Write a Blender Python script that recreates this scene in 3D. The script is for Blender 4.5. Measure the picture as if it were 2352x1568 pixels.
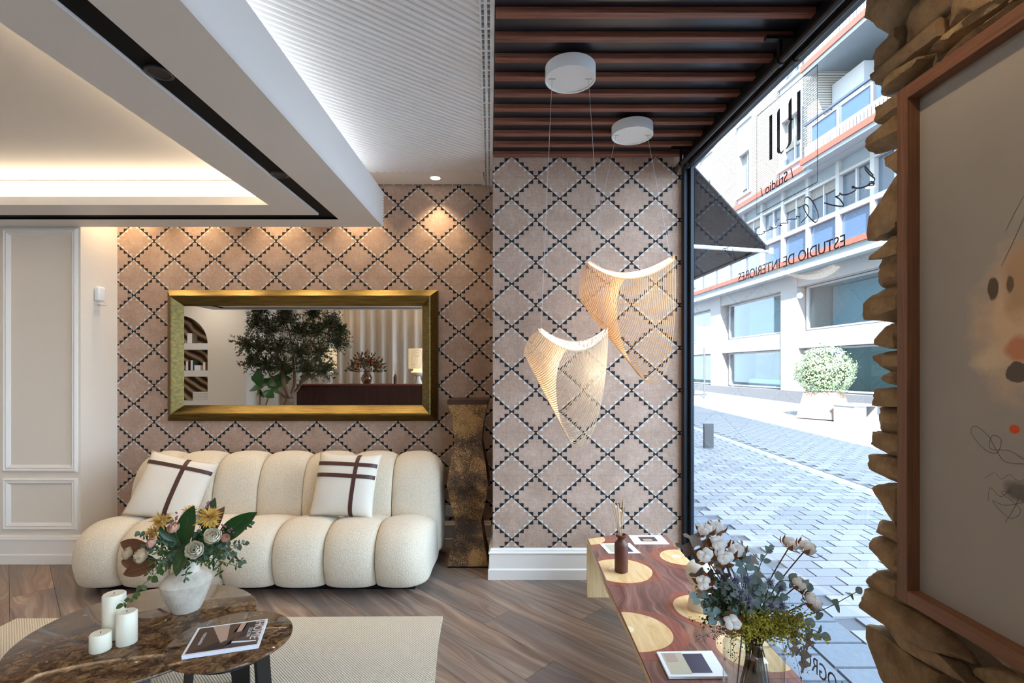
import bpy, bmesh, math, random
from mathutils import Vector, Matrix, Euler
from mathutils import noise as mn

random.seed(7)
SC = bpy.context.scene
COL = SC.collection
for _o in list(bpy.data.objects):
    bpy.data.objects.remove(_o)

# ---------------------------------------------------------------- camera
F = 1158.0      # focal length in pixels of the 2352 x 1568 frame
CX, CY = 1172.0, 848.0
EYE = 1.35
cam_d = bpy.data.cameras.new('camera')
cam_d.sensor_width = 36.0
cam_d.sensor_fit = 'HORIZONTAL'
cam_d.lens = F / 2352 * 36
cam_d.shift_x = (1176 - CX) / 2352
cam_d.shift_y = (CY - 784) / 2352
cam_d.clip_start = 0.02
cam_d.clip_end = 300
cam = bpy.data.objects.new('camera', cam_d)
cam.location = (0, 0, EYE)
cam.rotation_euler = (math.pi / 2, 0, 0)
COL.objects.link(cam)
SC.camera = cam

# ---------------------------------------------------------------- world, sun, exposure
W = bpy.data.worlds.new('sky')
W.use_nodes = True
_bg = W.node_tree.nodes['Background']
_bg.inputs[0].default_value = (0.60, 0.79, 1.0, 1)
_bg.inputs[1].default_value = 11.0
SC.world = W

sun_d = bpy.data.lights.new('sun', 'SUN')
sun_d.energy = 24.0
sun_d.angle = math.radians(0.6)
sun_d.color = (1.0, 0.96, 0.91)
sun = bpy.data.objects.new('sun', sun_d)
sun.rotation_euler = Vector((0.30, 1.0, -1.0)).to_track_quat('-Z', 'Y').to_euler()
sun.location = (-6, -20, 25)
COL.objects.link(sun)

SC.view_settings.view_transform = 'Standard'
SC.view_settings.look = 'None'
SC.view_settings.gamma = 1.0
SC.view_settings.use_curve_mapping = False
SC.view_settings.exposure = 0.0

# ---------------------------------------------------------------- helpers
PI = math.pi


def at(px, py, Y):
    """photograph pixel at depth Y -> world point"""
    return Vector(((px - CX) * Y / F, Y, EYE - (py - CY) * Y / F))


def lin(v):
    v /= 255.0
    return v / 12.92 if v <= 0.04045 else ((v + 0.055) / 1.055) ** 2.4


def S(r, g, b):
    return (lin(r), lin(g), lin(b), 1.0)


class M:
    """small wrapper to write node materials"""

    def __init__(s, name, color=(0.5, 0.5, 0.5, 1), rough=0.5, metal=0.0, spec=0.5):
        s.m = bpy.data.materials.new(name)
        s.m.use_nodes = True
        s.nt = s.m.node_tree
        s.b = s.nt.nodes['Principled BSDF']
        s.out = s.nt.nodes['Material Output']
        s.b.inputs['Base Color'].default_value = color
        s.b.inputs['Roughness'].default_value = rough
        s.b.inputs['Metallic'].default_value = metal
        s.b.inputs['Specular IOR Level'].default_value = spec

    def put(s, sock, v):
        if isinstance(v, bpy.types.NodeSocket):
            s.nt.links.new(v, sock)
        else:
            sock.default_value = v

    def set(s, name, v):
        s.put(s.b.inputs[name], v)
        return s

    def n(s, t, **kw):
        nd = s.nt.nodes.new(t)
        for k, v in kw.items():
            setattr(nd, k, v)
        return nd

    def obj(s):
        return s.n('ShaderNodeTexCoord').outputs['Object']

    def rnd(s):
        return s.n('ShaderNodeObjectInfo').outputs['Random']

    def math(s, op, a, b=0.0, c=0.0):
        nd = s.n('ShaderNodeMath', operation=op)
        s.put(nd.inputs[0], a)
        s.put(nd.inputs[1], b)
        s.put(nd.inputs[2], c)
        return nd.outputs[0]

    def xyz(s, v):
        nd = s.n('ShaderNodeSeparateXYZ')
        s.put(nd.inputs[0], v)
        return nd.outputs

    def comb(s, x, y, z):
        nd = s.n('ShaderNodeCombineXYZ')
        for i, v in enumerate((x, y, z)):
            s.put(nd.inputs[i], v)
        return nd.outputs[0]

    def map(s, v, loc=(0, 0, 0), rot=(0, 0, 0), sc=(1, 1, 1)):
        nd = s.n('ShaderNodeMapping')
        s.put(nd.inputs['Vector'], v)
        nd.inputs['Location'].default_value = loc
        nd.inputs['Rotation'].default_value = rot
        nd.inputs['Scale'].default_value = sc
        return nd.outputs[0]

    def vadd(s, a, b):
        nd = s.n('ShaderNodeVectorMath', operation='ADD')
        s.put(nd.inputs[0], a)
        s.put(nd.inputs[1], b)
        return nd.outputs[0]

    def noise(s, v, scale, detail=3, rough=0.5, dist=0.0, out='Fac'):
        nd = s.n('ShaderNodeTexNoise')
        s.put(nd.inputs['Vector'], v)
        nd.inputs['Scale'].default_value = scale
        nd.inputs['Detail'].default_value = detail
        nd.inputs['Roughness'].default_value = rough
        nd.inputs['Distortion'].default_value = dist
        return nd.outputs[out]

    def vor(s, v, scale, feature='F1', out='Distance'):
        nd = s.n('ShaderNodeTexVoronoi', feature=feature)
        s.put(nd.inputs['Vector'], v)
        nd.inputs['Scale'].default_value = scale
        return nd.outputs[out]

    def wave(s, v, scale, dist=0.0, detail=2, dscale=1.0, direction='X'):
        nd = s.n('ShaderNodeTexWave', bands_direction=direction)
        s.put(nd.inputs['Vector'], v)
        nd.inputs['Scale'].default_value = scale
        nd.inputs['Distortion'].default_value = dist
        nd.inputs['Detail'].default_value = detail
        nd.inputs['Detail Scale'].default_value = dscale
        return nd.outputs['Fac']

    def mix(s, f, a, b, blend='MIX'):
        nd = s.n('ShaderNodeMix', data_type='RGBA', blend_type=blend)
        s.put(nd.inputs[0], f)
        s.put(nd.inputs[6], a)
        s.put(nd.inputs[7], b)
        return nd.outputs[2]

    def ramp(s, f, stops, interp='LINEAR'):
        nd = s.n('ShaderNodeValToRGB')
        cr = nd.color_ramp
        cr.interpolation = interp
        while len(cr.elements) < len(stops):
            cr.elements.new(0.5)
        for e, (p, c) in zip(cr.elements, stops):
            e.position = p
            e.color = c if len(c) == 4 else (*c, 1)
        s.put(nd.inputs[0], f)
        return nd.outputs[0]

    def bump(s, h, strength=0.3, dist=0.01):
        nd = s.n('ShaderNodeBump')
        nd.inputs['Strength'].default_value = strength
        nd.inputs['Distance'].default_value = dist
        s.put(nd.inputs['Height'], h)
        s.nt.links.new(nd.outputs[0], s.b.inputs['Normal'])
        return s


def emis(name, color, strength):
    a = M(name, (0, 0, 0, 1))
    a.set('Emission Color', color)
    a.set('Emission Strength', strength)
    return a.m


def link(name, me, mat=None, parent=None, smooth=None):
    if mat is not None and not me.materials:
        me.materials.append(mat)
    if smooth is not None:
        me.polygons.foreach_set('use_smooth', [True] * len(me.polygons))
        if smooth < 180:
            me.set_sharp_from_angle(angle=math.radians(smooth))
    o = bpy.data.objects.new(name, me)
    COL.objects.link(o)
    if parent is not None:
        o.parent = parent
    return o


def from_bm(name, bm, mat=None, parent=None, smooth=None, normals=True):
    if normals:
        bmesh.ops.recalc_face_normals(bm, faces=bm.faces[:])
    me = bpy.data.meshes.new(name)
    bm.to_mesh(me)
    bm.free()
    return link(name, me, mat, parent, smooth)


def from_py(name, vs, fs, mat=None, parent=None, smooth=None):
    me = bpy.data.meshes.new(name)
    me.from_pydata([tuple(v) for v in vs], [], fs)
    me.update()
    return link(name, me, mat, parent, smooth)


def tag(o, label=None, cat=None, group=None, kind=None):
    if label:
        o['label'] = label
    if cat:
        o['category'] = cat
    if group:
        o['group'] = group
    if kind:
        o['kind'] = kind
    return o


def thing(name, label, cat, loc=(0, 0, 0), group=None, rot=(0, 0, 0)):
    o = bpy.data.objects.new(name, None)
    o.empty_display_size = 0.1
    o.location = loc
    o.rotation_euler = rot
    COL.objects.link(o)
    return tag(o, label, cat, group)


def copy_tree(o, parent=None):
    c = o.copy()
    COL.objects.link(c)
    c.parent = parent
    for ch in [k for k in o.children]:
        copy_tree(ch, c)
    return c


def BM():
    return bmesh.new()


def hexa(bm, p):
    v = [bm.verts.new(q) for q in p]
    for f in ((0, 1, 2, 3), (7, 6, 5, 4), (0, 4, 5, 1), (1, 5, 6, 2), (2, 6, 7, 3), (3, 7, 4, 0)):
        bm.faces.new([v[i] for i in f])
    return v


def box(bm, x0, x1, y0, y1, z0, z1, bev=0.0, seg=2):
    v = hexa(bm, [(x0, y0, z0), (x1, y0, z0), (x1, y1, z0), (x0, y1, z0),
                  (x0, y0, z1), (x1, y0, z1), (x1, y1, z1), (x0, y1, z1)])
    if bev > 0:
        es = list({e for q in v for e in q.link_edges})
        bmesh.ops.bevel(bm, geom=es, offset=bev, segments=seg, affect='EDGES', profile=0.5)
    return v


def boxo(name, x0, x1, y0, y1, z0, z1, mat, parent=None, bev=0.0, seg=2):
    bm = BM()
    box(bm, x0, x1, y0, y1, z0, z1, bev, seg)
    return from_bm(name, bm, mat, parent)


def lathe(bm, prof, seg=32, c=(0, 0, 0), closed=False):
    """prof: (r, z) list, bottom to top or a closed loop"""
    rings = []
    for r, z in prof:
        if r < 1e-6:
            rings.append([bm.verts.new((c[0], c[1], c[2] + z))])
        else:
            rings.append([bm.verts.new((c[0] + r * math.cos(2 * PI * i / seg),
                                        c[1] + r * math.sin(2 * PI * i / seg), c[2] + z)) for i in range(seg)])
    prs = list(zip(rings[:-1], rings[1:]))
    if closed:
        prs.append((rings[-1], rings[0]))
    for a, b in prs:
        for i in range(seg):
            j = (i + 1) % seg
            if len(a) == 1 and len(b) == 1:
                continue
            if len(a) == 1:
                bm.faces.new((a[0], b[j], b[i]))
            elif len(b) == 1:
                bm.faces.new((a[i], a[j], b[0]))
            else:
                bm.faces.new((a[i], a[j], b[j], b[i]))


def latheo(name, prof, mat, parent=None, seg=32, c=(0, 0, 0), smooth=40, closed=False):
    bm = BM()
    lathe(bm, prof, seg, c, closed)
    return from_bm(name, bm, mat, parent, smooth)


def tube(bm, pts, r, sides=6, cap=True, flat=1.0):
    """r: number or list"""
    pts = [Vector(p) for p in pts]
    n = len(pts)
    rs = r if isinstance(r, (list, tuple)) else [r] * n
    rings = []
    up = None
    for i, p in enumerate(pts):
        d = (pts[min(i + 1, n - 1)] - pts[max(i - 1, 0)])
        if d.length < 1e-9:
            d = Vector((0, 0, 1))
        d.normalize()
        if up is None:
            up = Vector((0, 0, 1)) if abs(d.z) < 0.9 else Vector((0, 1, 0))
        a = (up - d * up.dot(d))
        if a.length < 1e-6:
            a = d.orthogonal()
        a.normalize()
        b = d.cross(a)
        up = a
        rings.append([bm.verts.new(p + (a * math.cos(2 * PI * k / sides) * rs[i] +
                                        b * math.sin(2 * PI * k / sides) * rs[i] * flat)) for k in range(sides)])
    for A, B in zip(rings[:-1], rings[1:]):
        for k in range(sides):
            j = (k + 1) % sides
            bm.faces.new((A[k], A[j], B[j], B[k]))
    if cap and sides > 2:
        bm.faces.new(rings[0][::-1])
        bm.faces.new(rings[-1])


def tubeo(name, pts, r, mat, parent=None, sides=8, smooth=60):
    bm = BM()
    tube(bm, pts, r, sides)
    return from_bm(name, bm, mat, parent, smooth)


def prism(bm, poly, z0, z1):
    """poly: list of (x, y)"""
    a = [bm.verts.new((x, y, z0)) for x, y in poly]
    b = [bm.verts.new((x, y, z1)) for x, y in poly]
    n = len(poly)
    bm.faces.new(a[::-1])
    bm.faces.new(b)
    for i in range(n):
        j = (i + 1) % n
        bm.faces.new((a[i], a[j], b[j], b[i]))


def clip(poly, region):
    """Sutherland-Hodgman; region convex, counter-clockwise"""
    out = list(poly)
    n = len(region)
    for i in range(n):
        (ax, ay), (bx, by) = region[i], region[(i + 1) % n]
        inp, out = out, []
        if not inp:
            return []

        def side(p):
            return (bx - ax) * (p[1] - ay) - (by - ay) * (p[0] - ax)
        for k in range(len(inp)):
            p, q = inp[k - 1], inp[k]
            sp, sq = side(p), side(q)
            if (sp >= 0) != (sq >= 0):
                t = sp / (sp - sq)
                out.append((p[0] + t * (q[0] - p[0]), p[1] + t * (q[1] - p[1])))
            if sq >= 0:
                out.append(q)
    return out


def area2(poly):
    return 0.5 * abs(sum(poly[i - 1][0] * poly[i][1] - poly[i][0] * poly[i - 1][1] for i in range(len(poly))))


def cat(pts, sub=4, closed=False):
    """Catmull-Rom through points (any dimension)"""
    n = len(pts)
    out = []
    rng = range(n) if closed else range(n - 1)
    for i in rng:
        g = (lambda k: pts[k % n]) if closed else (lambda k: pts[max(0, min(n - 1, k))])
        p0, p1, p2, p3 = g(i - 1), g(i), g(i + 1), g(i + 2)
        for k in range(sub):
            t = k / sub
            out.append(tuple(0.5 * (2 * b + (c - a) * t + (2 * a - 5 * b + 4 * c - d) * t * t +
                                    (-a + 3 * b - 3 * c + d) * t ** 3) for a, b, c, d in zip(p0, p1, p2, p3)))
    if not closed:
        out.append(tuple(pts[-1]))
    return out


def frame_sweep(bm, x0, x1, z0, z1, y, prof):
    """picture-frame sweep on a wall facing -Y; prof: (inset, out) list"""
    rings = []
    for ins, out in prof:
        rings.append([bm.verts.new(q) for q in ((x0 + ins, y - out, z0 + ins), (x1 - ins, y - out, z0 + ins),
                                                (x1 - ins, y - out, z1 - ins), (x0 + ins, y - out, z1 - ins))])
    for A, B in zip(rings[:-1], rings[1:]):
        for k in range(4):
            j = (k + 1) % 4
            bm.faces.new((A[k], A[j], B[j], B[k]))


def text_mesh(body, size, ext=0.0006):
    cu = bpy.data.curves.new('lettering', 'FONT')
    cu.body = body
    cu.size = size
    cu.extrude = ext
    cu.resolution_u = 4
    ob = bpy.data.objects.new('lettering', cu)
    COL.objects.link(ob)
    dg = bpy.context.evaluated_depsgraph_get()
    me = bpy.data.meshes.new_from_object(ob.evaluated_get(dg))
    bpy.data.objects.remove(ob)
    bpy.data.curves.remove(cu)
    return me


def spot(name, loc, power, color, angle=70, blend=0.5, size=0.03, target=None, parent=None):
    d = bpy.data.lights.new(name, 'SPOT')
    d.energy = power
    d.color = color
    d.spot_size = math.radians(angle)
    d.spot_blend = blend
    d.shadow_soft_size = size
    o = bpy.data.objects.new(name, d)
    o.location = loc
    if target is not None:
        o.rotation_euler = (Vector(target) - Vector(loc)).to_track_quat('-Z', 'Y').to_euler()
    COL.objects.link(o)
    if parent:
        o.parent = parent
    return o


def area_light(name, loc, sx, sy, power, color, rot):
    d = bpy.data.lights.new(name, 'AREA')
    d.shape = 'RECTANGLE'
    d.size = sx
    d.size_y = sy
    d.energy = power
    d.color = color
    o = bpy.data.objects.new(name, d)
    o.location = loc
    o.rotation_euler = rot
    COL.objects.link(o)
    return o


WARM = (1.0, 0.74, 0.44)
WARM2 = (1.0, 0.83, 0.62)

# ---------------------------------------------------------------- materials
white = M('white_paint', S(236, 232, 228), 0.55)
white.bump(white.noise(white.obj(), 90, 2), 0.03, 0.002)
WHITE = white.m
CREAM = M('cream_paint', S(232, 222, 208), 0.6).m
MOULD = M('moulding_paint', S(238, 232, 224), 0.45).m
BLACK = M('black_metal', S(22, 22, 25), 0.35, 0.2).m
BLACKP = M('black_panel', S(30, 32, 40), 0.33, 0.0, 0.8).m
DARKSLOT = M('black_slot', S(5, 5, 6), 0.7, 0.0, 0.2).m
FRAMEB = M('blue_black_aluminium', S(30, 36, 46), 0.35, 0.5).m
WHITEMETAL = M('white_lacquer', S(232, 234, 234), 0.35).m
PLASTIC = M('white_plastic', S(238, 238, 238), 0.3).m
GREYMETAL = M('grey_steel', S(130, 132, 136), 0.4, 0.7).m


def wallpaper(name, X0, Z0):
    a = M(name, rough=0.75, spec=0.25)
    c = a.obj()
    x, y, z = a.xyz(c)
    Pw, Q = 0.3105, 0.2757
    fu = a.math('FRACT', a.math('ADD', a.math('DIVIDE', a.math('SUBTRACT', x, X0), Pw), 100.5))
    fv = a.math('FRACT', a.math('ADD', a.math('DIVIDE', a.math('SUBTRACT', z, Z0), Q), 100.5))
    A = a.math('ABSOLUTE', a.math('SUBTRACT', fu, 0.5))
    B = a.math('ABSOLUTE', a.math('SUBTRACT', fv, 0.5))
    i = a.math('FLOOR', a.math('ADD', a.math('MULTIPLY', A, 10), 0.5))
    j = a.math('FLOOR', a.math('ADD', a.math('MULTIPLY', B, 10), 0.5))
    diag = a.math('COMPARE', a.math('ADD', i, j), 5.0, 0.25)
    ins = a.math('LESS_THAN', a.math('ADD', A, B), 0.516)
    dark = a.math('MULTIPLY', diag, ins)
    light = a.math('MULTIPLY', diag, a.math('SUBTRACT', 1.0, ins))
    # linen print
    nx = a.noise(a.map(c, sc=(30, 1, 420)), 1.0, 3, 0.7)
    nz = a.noise(a.map(c, sc=(420, 1, 30)), 1.0, 3, 0.7)
    fib = a.math('MULTIPLY', a.math('ADD', nx, nz), 0.5)
    blot = a.noise(c, 7.0, 4, 0.6)
    tan = a.ramp(a.math('ADD', a.math('MULTIPLY', fib, 0.75), a.math('MULTIPLY', blot, 0.25)),
                 [(0.32, S(140, 114, 98)), (0.5, S(172, 146, 130)), (0.68, S(202, 181, 166))])
    lt = a.mix(fib, S(188, 177, 169), S(212, 204, 197))
    dk = a.mix(fib, S(20, 19, 21), S(44, 42, 44))
    # fine seams of the printed squares
    su = a.math('LESS_THAN', a.math('ABSOLUTE', a.math('SUBTRACT', a.math('FRACT', a.math('ADD', a.math('DIVIDE', x, Pw / 2), 100.21)), 0.5)), 0.006)
    sv = a.math('LESS_THAN', a.math('ABSOLUTE', a.math('SUBTRACT', a.math('FRACT', a.math('ADD', a.math('DIVIDE', a.math('SUBTRACT', z, Z0), Q), 100.0)), 0.5)), 0.004)
    seam = a.math('MULTIPLY', a.math('MAXIMUM', su, sv), 0.22)
    col = a.mix(seam, tan, S(95, 70, 55))
    col = a.mix(light, col, lt)
    col = a.mix(dark, col, dk)
    a.set('Base Color', col)
    a.bump(fib, 0.12, 0.002)
    return a.m


WP_BACK = wallpaper('printed_wallpaper_alcove', -2.7196, 2.191)
WP_PIER = wallpaper('printed_wallpaper_pier', 0.4752, 2.455)


def wood(name, stops, axis='X', along=2.5, across=30, rough=0.45, random_shift=True, spec=0.4, rot=0.0, dist=1.5, bump=0.08):
    a = M(name, rough=rough, spec=spec)
    c = a.obj()
    if random_shift:
        r = a.math('MULTIPLY', a.rnd(), 37.0)
        c = a.vadd(c, a.comb(r, r, r))
    if rot:
        c = a.map(c, rot=(0, 0, rot))
    sc = {'X': (along, across, across), 'Y': (across, along, across), 'Z': (across, across, along)}[axis]
    v = a.map(c, sc=sc)
    g = a.noise(v, 1.0, 5, 0.62, dist)
    f = a.noise(a.map(v, sc=(4, 4, 4)), 1.0, 3, 0.6)
    h = a.math('ADD', a.math('MULTIPLY', g, 0.8), a.math('MULTIPLY', f, 0.2))
    a.set('Base Color', a.ramp(h, stops))
    a.bump(h, bump, 0.002)
    return a.m


# laminated floor boards, laid at 45 degrees
def floor_mat():
    a = M('oak_laminate', rough=0.42, spec=0.45)
    r = a.rnd()
    c = a.map(a.obj(), rot=(0, 0, -PI / 4 * 3))
    sh = a.math('MULTIPLY', r, 61.0)
    c = a.vadd(c, a.comb(sh, a.math('MULTIPLY', r, 23.0), 0.0))
    warp = a.noise(a.map(c, sc=(1.1, 4.5, 1)), 1.0, 2, 0.5)
    x, y, z = a.xyz(c)
    yy = a.math('ADD', y, a.math('MULTIPLY', warp, 0.26))
    cv = a.comb(a.math('MULTIPLY', x, 0.9), a.math('MULTIPLY', yy, 26.0), 0.0)
    g = a.noise(cv, 1.0, 5, 0.6, 0.5)
    fine = a.noise(a.comb(a.math('MULTIPLY', x, 9), a.math('MULTIPLY', y, 240.0), 0.0), 1.0, 2, 0.6)
    big = a.noise(a.map(c, sc=(0.9, 5.0, 1)), 1.0, 2, 0.5)
    col = a.ramp(g, [(0.28, S(96, 76, 64)), (0.42, S(136, 111, 95)), (0.54, S(168, 141, 122)), (0.70, S(200, 176, 156))])
    col = a.mix(a.ramp(big, [(0.38, (0, 0, 0)), (0.62, (0.75, 0.75, 0.75))]), col, S(104, 99, 98), 'MIX')
    col = a.mix(a.math('MULTIPLY', fine, 0.35), col, S(60, 46, 40))
    col = a.mix(a.math('MULTIPLY', a.math('SUBTRACT', r, 0.2), 0.3), col, S(150, 122, 104))
    a.set('Base Color', col)
    a.bump(a.math('ADD', g, fine), 0.07, 0.0015)
    return a.m


FLOORM = floor_mat()
FLOORBASE = M('floor_underlay', S(40, 32, 28), 0.8).m
SLATW = wood('walnut_slat', [(0.3, S(92, 58, 46)), (0.5, S(132, 84, 68)), (0.7, S(160, 108, 88))], 'X', 2.0, 60, 0.45)


def glass(name, tint, rough=0.0, ior=1.45, gain=1.0):
    a = M(name)
    a.nt.nodes.remove(a.b)
    tr = a.n('ShaderNodeBsdfTransparent')
    tr.inputs[0].default_value = tint
    gl = a.n('ShaderNodeBsdfGlossy')
    gl.inputs['Roughness'].default_value = rough
    gl.inputs['Color'].default_value = (1, 1, 1, 1)
    lw = a.n('ShaderNodeLayerWeight')
    lw.inputs[0].default_value = 0.5
    f0 = ((ior - 1) / (ior + 1)) ** 2 * 2
    mx = a.n('ShaderNodeMixShader')
    f = a.math('ADD', f0 * gain, a.math('MULTIPLY', a.math('POWER', lw.outputs['Facing'], 5.0), 0.9 - f0))
    a.nt.links.new(f, mx.inputs[0])
    a.nt.links.new(tr.outputs[0], mx.inputs[1])
    a.nt.links.new(gl.outputs[0], mx.inputs[2])
    a.nt.links.new(mx.outputs[0], a.out.inputs[0])
    return a.m


WINGLASS = glass('window_glass', (0.95, 0.97, 0.98, 1), 0.0, 1.5, 0.8)
VASEGLASS = glass('clear_vase_glass', (0.92, 0.96, 0.96, 1), 0.0, 1.5, 1.8)

_g = M('brass_leaf', rough=0.36, metal=1.0)
_n = _g.noise(_g.map(_g.obj(), sc=(6, 60, 60)), 1.0, 4, 0.6)
_g.set('Base Color', _g.ramp(_n, [(0.3, S(94, 80, 48)), (0.7, S(132, 114, 70))]))
_g.set('Roughness', _g.math('ADD', _g.math('MULTIPLY', _n, 0.25), 0.26))
BRASS = _g.m
MIRROR = M('mirror_silver', (0.93, 0.93, 0.93, 1), 0.0, 1.0).m

_b = M('hammered_bronze', rough=0.5, metal=0.5)
_c = _b.obj()
_n1 = _b.noise(_c, 5.0, 3, 0.55)
_n2 = _b.noise(_c, 130.0, 2, 0.5)
_h = _b.math('ADD', _b.math('MULTIPLY', _n1, 0.75), _b.math('MULTIPLY', _n2, 0.45))
_b.set('Base Color', _b.ramp(_h, [(0.5, S(54, 39, 29)), (0.6, S(100, 73, 46)), (0.7, S(172, 132, 84))]))
_b.bump(_n2, 0.5, 0.004)
BRONZE = _b.m

_s = M('boucle_cream', S(232, 222, 204), 0.95, 0, 0.1)
_c = _s.obj()
_n = _s.noise(_c, 190, 3, 0.6)
_v = _s.vor(_c, 150)
_s.set('Base Color', _s.ramp(_n, [(0.3, S(206, 191, 167)), (0.7, S(230, 218, 198))]))
_s.bump(_s.math('ADD', _n, _v), 0.55, 0.004)
_s.set('Sheen Weight', 0.25)
BOUCLE = _s.m
_s = M('pillow_linen', S(224, 214, 199), 0.95, 0, 0.1)
_s.bump(_s.noise(_s.obj(), 260, 3, 0.6), 0.4, 0.003)
PILLOW = _s.m
LEATHER = M('brown_leather', S(70, 38, 32), 0.5).m


def marble_mat():
    a = M('emperador_marble', rough=0.06, spec=0.25)
    c = a.obj()
    w = a.noise(c, 16.0, 4, 0.6, 0.0, 'Color')
    cc = a.vadd(a.map(c, sc=(1, 1, 1)), a.map(w, sc=(0.08, 0.08, 0.08)))
    n1 = a.noise(cc, 26.0, 6, 0.68, 0.8)
    base = a.ramp(n1, [(0.30, S(32, 21, 15)), (0.44, S(66, 45, 30)), (0.55, S(108, 78, 50)), (0.68, S(146, 116, 84))])
    e = a.math('ABSOLUTE', a.math('SUBTRACT', a.noise(cc, 11.0, 4, 0.55, 0.6), 0.5))
    vein = a.ramp(e, [(0.0, (1, 1, 1)), (0.006, (0.5, 0.5, 0.5)), (0.014, (0, 0, 0))])
    msk = a.math('MULTIPLY', vein, a.ramp(a.noise(c, 6.0, 2), [(0.45, (0, 0, 0)), (0.62, (0.14, 0.14, 0.14))]))
    col = a.mix(msk, base, S(186, 158, 126))
    chip = a.ramp(a.noise(cc, 24.0, 2, 0.4), [(0.745, (0, 0, 0)), (0.76, (1, 1, 1))])
    col = a.mix(chip, col, S(226, 212, 196))
    a.set('Base Color', col)
    return a.m


MARBLE = marble_mat()


def rug_mat():
    a = M('woven_wool', rough=0.95, spec=0.1)
    x, y, z = a.xyz(a.obj())
    k = 2 * PI / 0.0135
    w = a.math('MULTIPLY', a.math('SINE', a.math('MULTIPLY', x, k)), a.math('SINE', a.math('MULTIPLY', y, k)))
    n = a.noise(a.obj(), 120, 2)
    h = a.math('ADD', w, a.math('MULTIPLY', n, 0.5))
    a.set('Base Color', a.ramp(a.math('ADD', a.math('MULTIPLY', h, 0.4), 0.5),
                               [(0.3, S(196, 178, 150)), (0.6, S(228, 214, 190)), (1.0, S(238, 226, 206))]))
    a.bump(h, 0.8, 0.004)
    return a.m


RUG = rug_mat()
_w = M('candle_wax', S(232, 225, 204), 0.5)
_w.set('Subsurface Weight', 0.25)
_w.set('Subsurface Radius', (0.02, 0.015, 0.01))
WAX = _w.m
_c = M('rough_ceramic', S(222, 214, 202), 0.9, 0, 0.15)
_c.bump(_c.noise(_c.obj(), 26, 5, 0.65), 0.55, 0.01)
_c.set('Base Color', _c.ramp(_c.noise(_c.obj(), 14, 4, 0.6), [(0.35, S(186, 174, 158)), (0.6, S(214, 203, 188))]))
CERAMIC = _c.m



def bench_walnut():
    a = M('bench_walnut', rough=0.28, spec=0.5)
    c = a.obj()
    wv = a.noise(c, 3.2, 2, 0.5)
    x, y, z = a.xyz(c)
    u = a.math('ADD', a.math('MULTIPLY', x, 1.0), a.math('MULTIPLY', wv, 0.26))
    g = a.noise(a.comb(a.math('MULTIPLY', u, 34.0), a.math('MULTIPLY', y, 2.0), 0.0), 1.0, 4, 0.6, 0.4)
    a.set('Base Color', a.ramp(g, [(0.3, S(84, 50, 43)), (0.45, S(114, 73, 63)), (0.58, S(134, 91, 79)), (0.74, S(176, 130, 100))]))
    return a.m


BWALNUT = bench_walnut()
BRED = wood('bench_bubinga', [(0.3, S(116, 60, 46)), (0.5, S(144, 80, 62)), (0.7, S(166, 104, 82))], 'Y', 3, 40, 0.28, False, 0.5)
BMAPLE = wood('bench_maple', [(0.3, S(206, 160, 104)), (0.5, S(224, 184, 130)), (0.7, S(236, 204, 156))], 'Y', 4, 26, 0.28, False, 0.5)
BPITH = M('bench_pith', S(240, 222, 184), 0.3).m
BOAK = wood('bench_leg_maple', [(0.3, S(206, 172, 122)), (0.5, S(222, 192, 146)), (0.7, S(234, 208, 166))], 'Z', 3, 40, 0.4, False)
PAPER = M('white_paper', S(240, 240, 242), 0.5).m
PFRAME = wood('picture_frame_walnut', [(0.3, S(88, 56, 40)), (0.5, S(112, 74, 52)), (0.7, S(134, 92, 66))], 'Z', 2.0, 70, 0.5)
PFRAMEY = wood('picture_frame_walnut_rail', [(0.3, S(88, 56, 40)), (0.5, S(112, 74, 52)), (0.7, S(134, 92, 66))], 'Y', 2.0, 70, 0.5)


def stone_mat():
    a = M('field_stone', rough=0.9, spec=0.2)
    c = a.obj()
    r = a.rnd()
    n = a.noise(c, 8, 5, 0.65)
    col = a.ramp(n, [(0.3, S(100, 82, 62)), (0.5, S(148, 122, 92)), (0.7, S(184, 158, 120))])
    col = a.mix(a.ramp(a.noise(c, 5, 3), [(0.55, (0, 0, 0)), (0.7, (0.7, 0.7, 0.7))]), col, S(112, 104, 96))
    col = a.mix(a.math('MULTIPLY', r, 0.4), col, S(120, 92, 62))
    a.set('Base Color', col)
    a.bump(a.noise(c, 45, 6, 0.7), 0.7, 0.012)
    return a.m


STONE = stone_mat()
_m = M('lime_mortar', S(104, 92, 76), 0.95, 0, 0.1)
_m.bump(_m.noise(_m.obj(), 60, 5, 0.7), 0.8, 0.01)
MORTAR = _m.m
STRAND = M('birch_strand', S(244, 218, 184), 0.55).m
STRAND2 = M('ash_strand_honey', S(232, 182, 124), 0.5).m
LEDW = emis('led_white', (1.0, 0.9, 0.76, 1), 6.0)
CABLE = M('steel_cable', S(200, 200, 205), 0.4, 0.6).m


def leafm(name, a1, a2, rough=0.5, trans=0.0):
    a = M(name, rough=rough, spec=0.4)
    n = a.noise(a.obj(), 30, 3)
    a.set('Base Color', a.mix(a.math('ADD', a.math('MULTIPLY', n, 0.7), a.math('MULTIPLY', a.rnd(), 0.4)), S(*a1), S(*a2)))
    if trans:
        a.set('Transmission Weight', 0.0)
    return a.m


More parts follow.
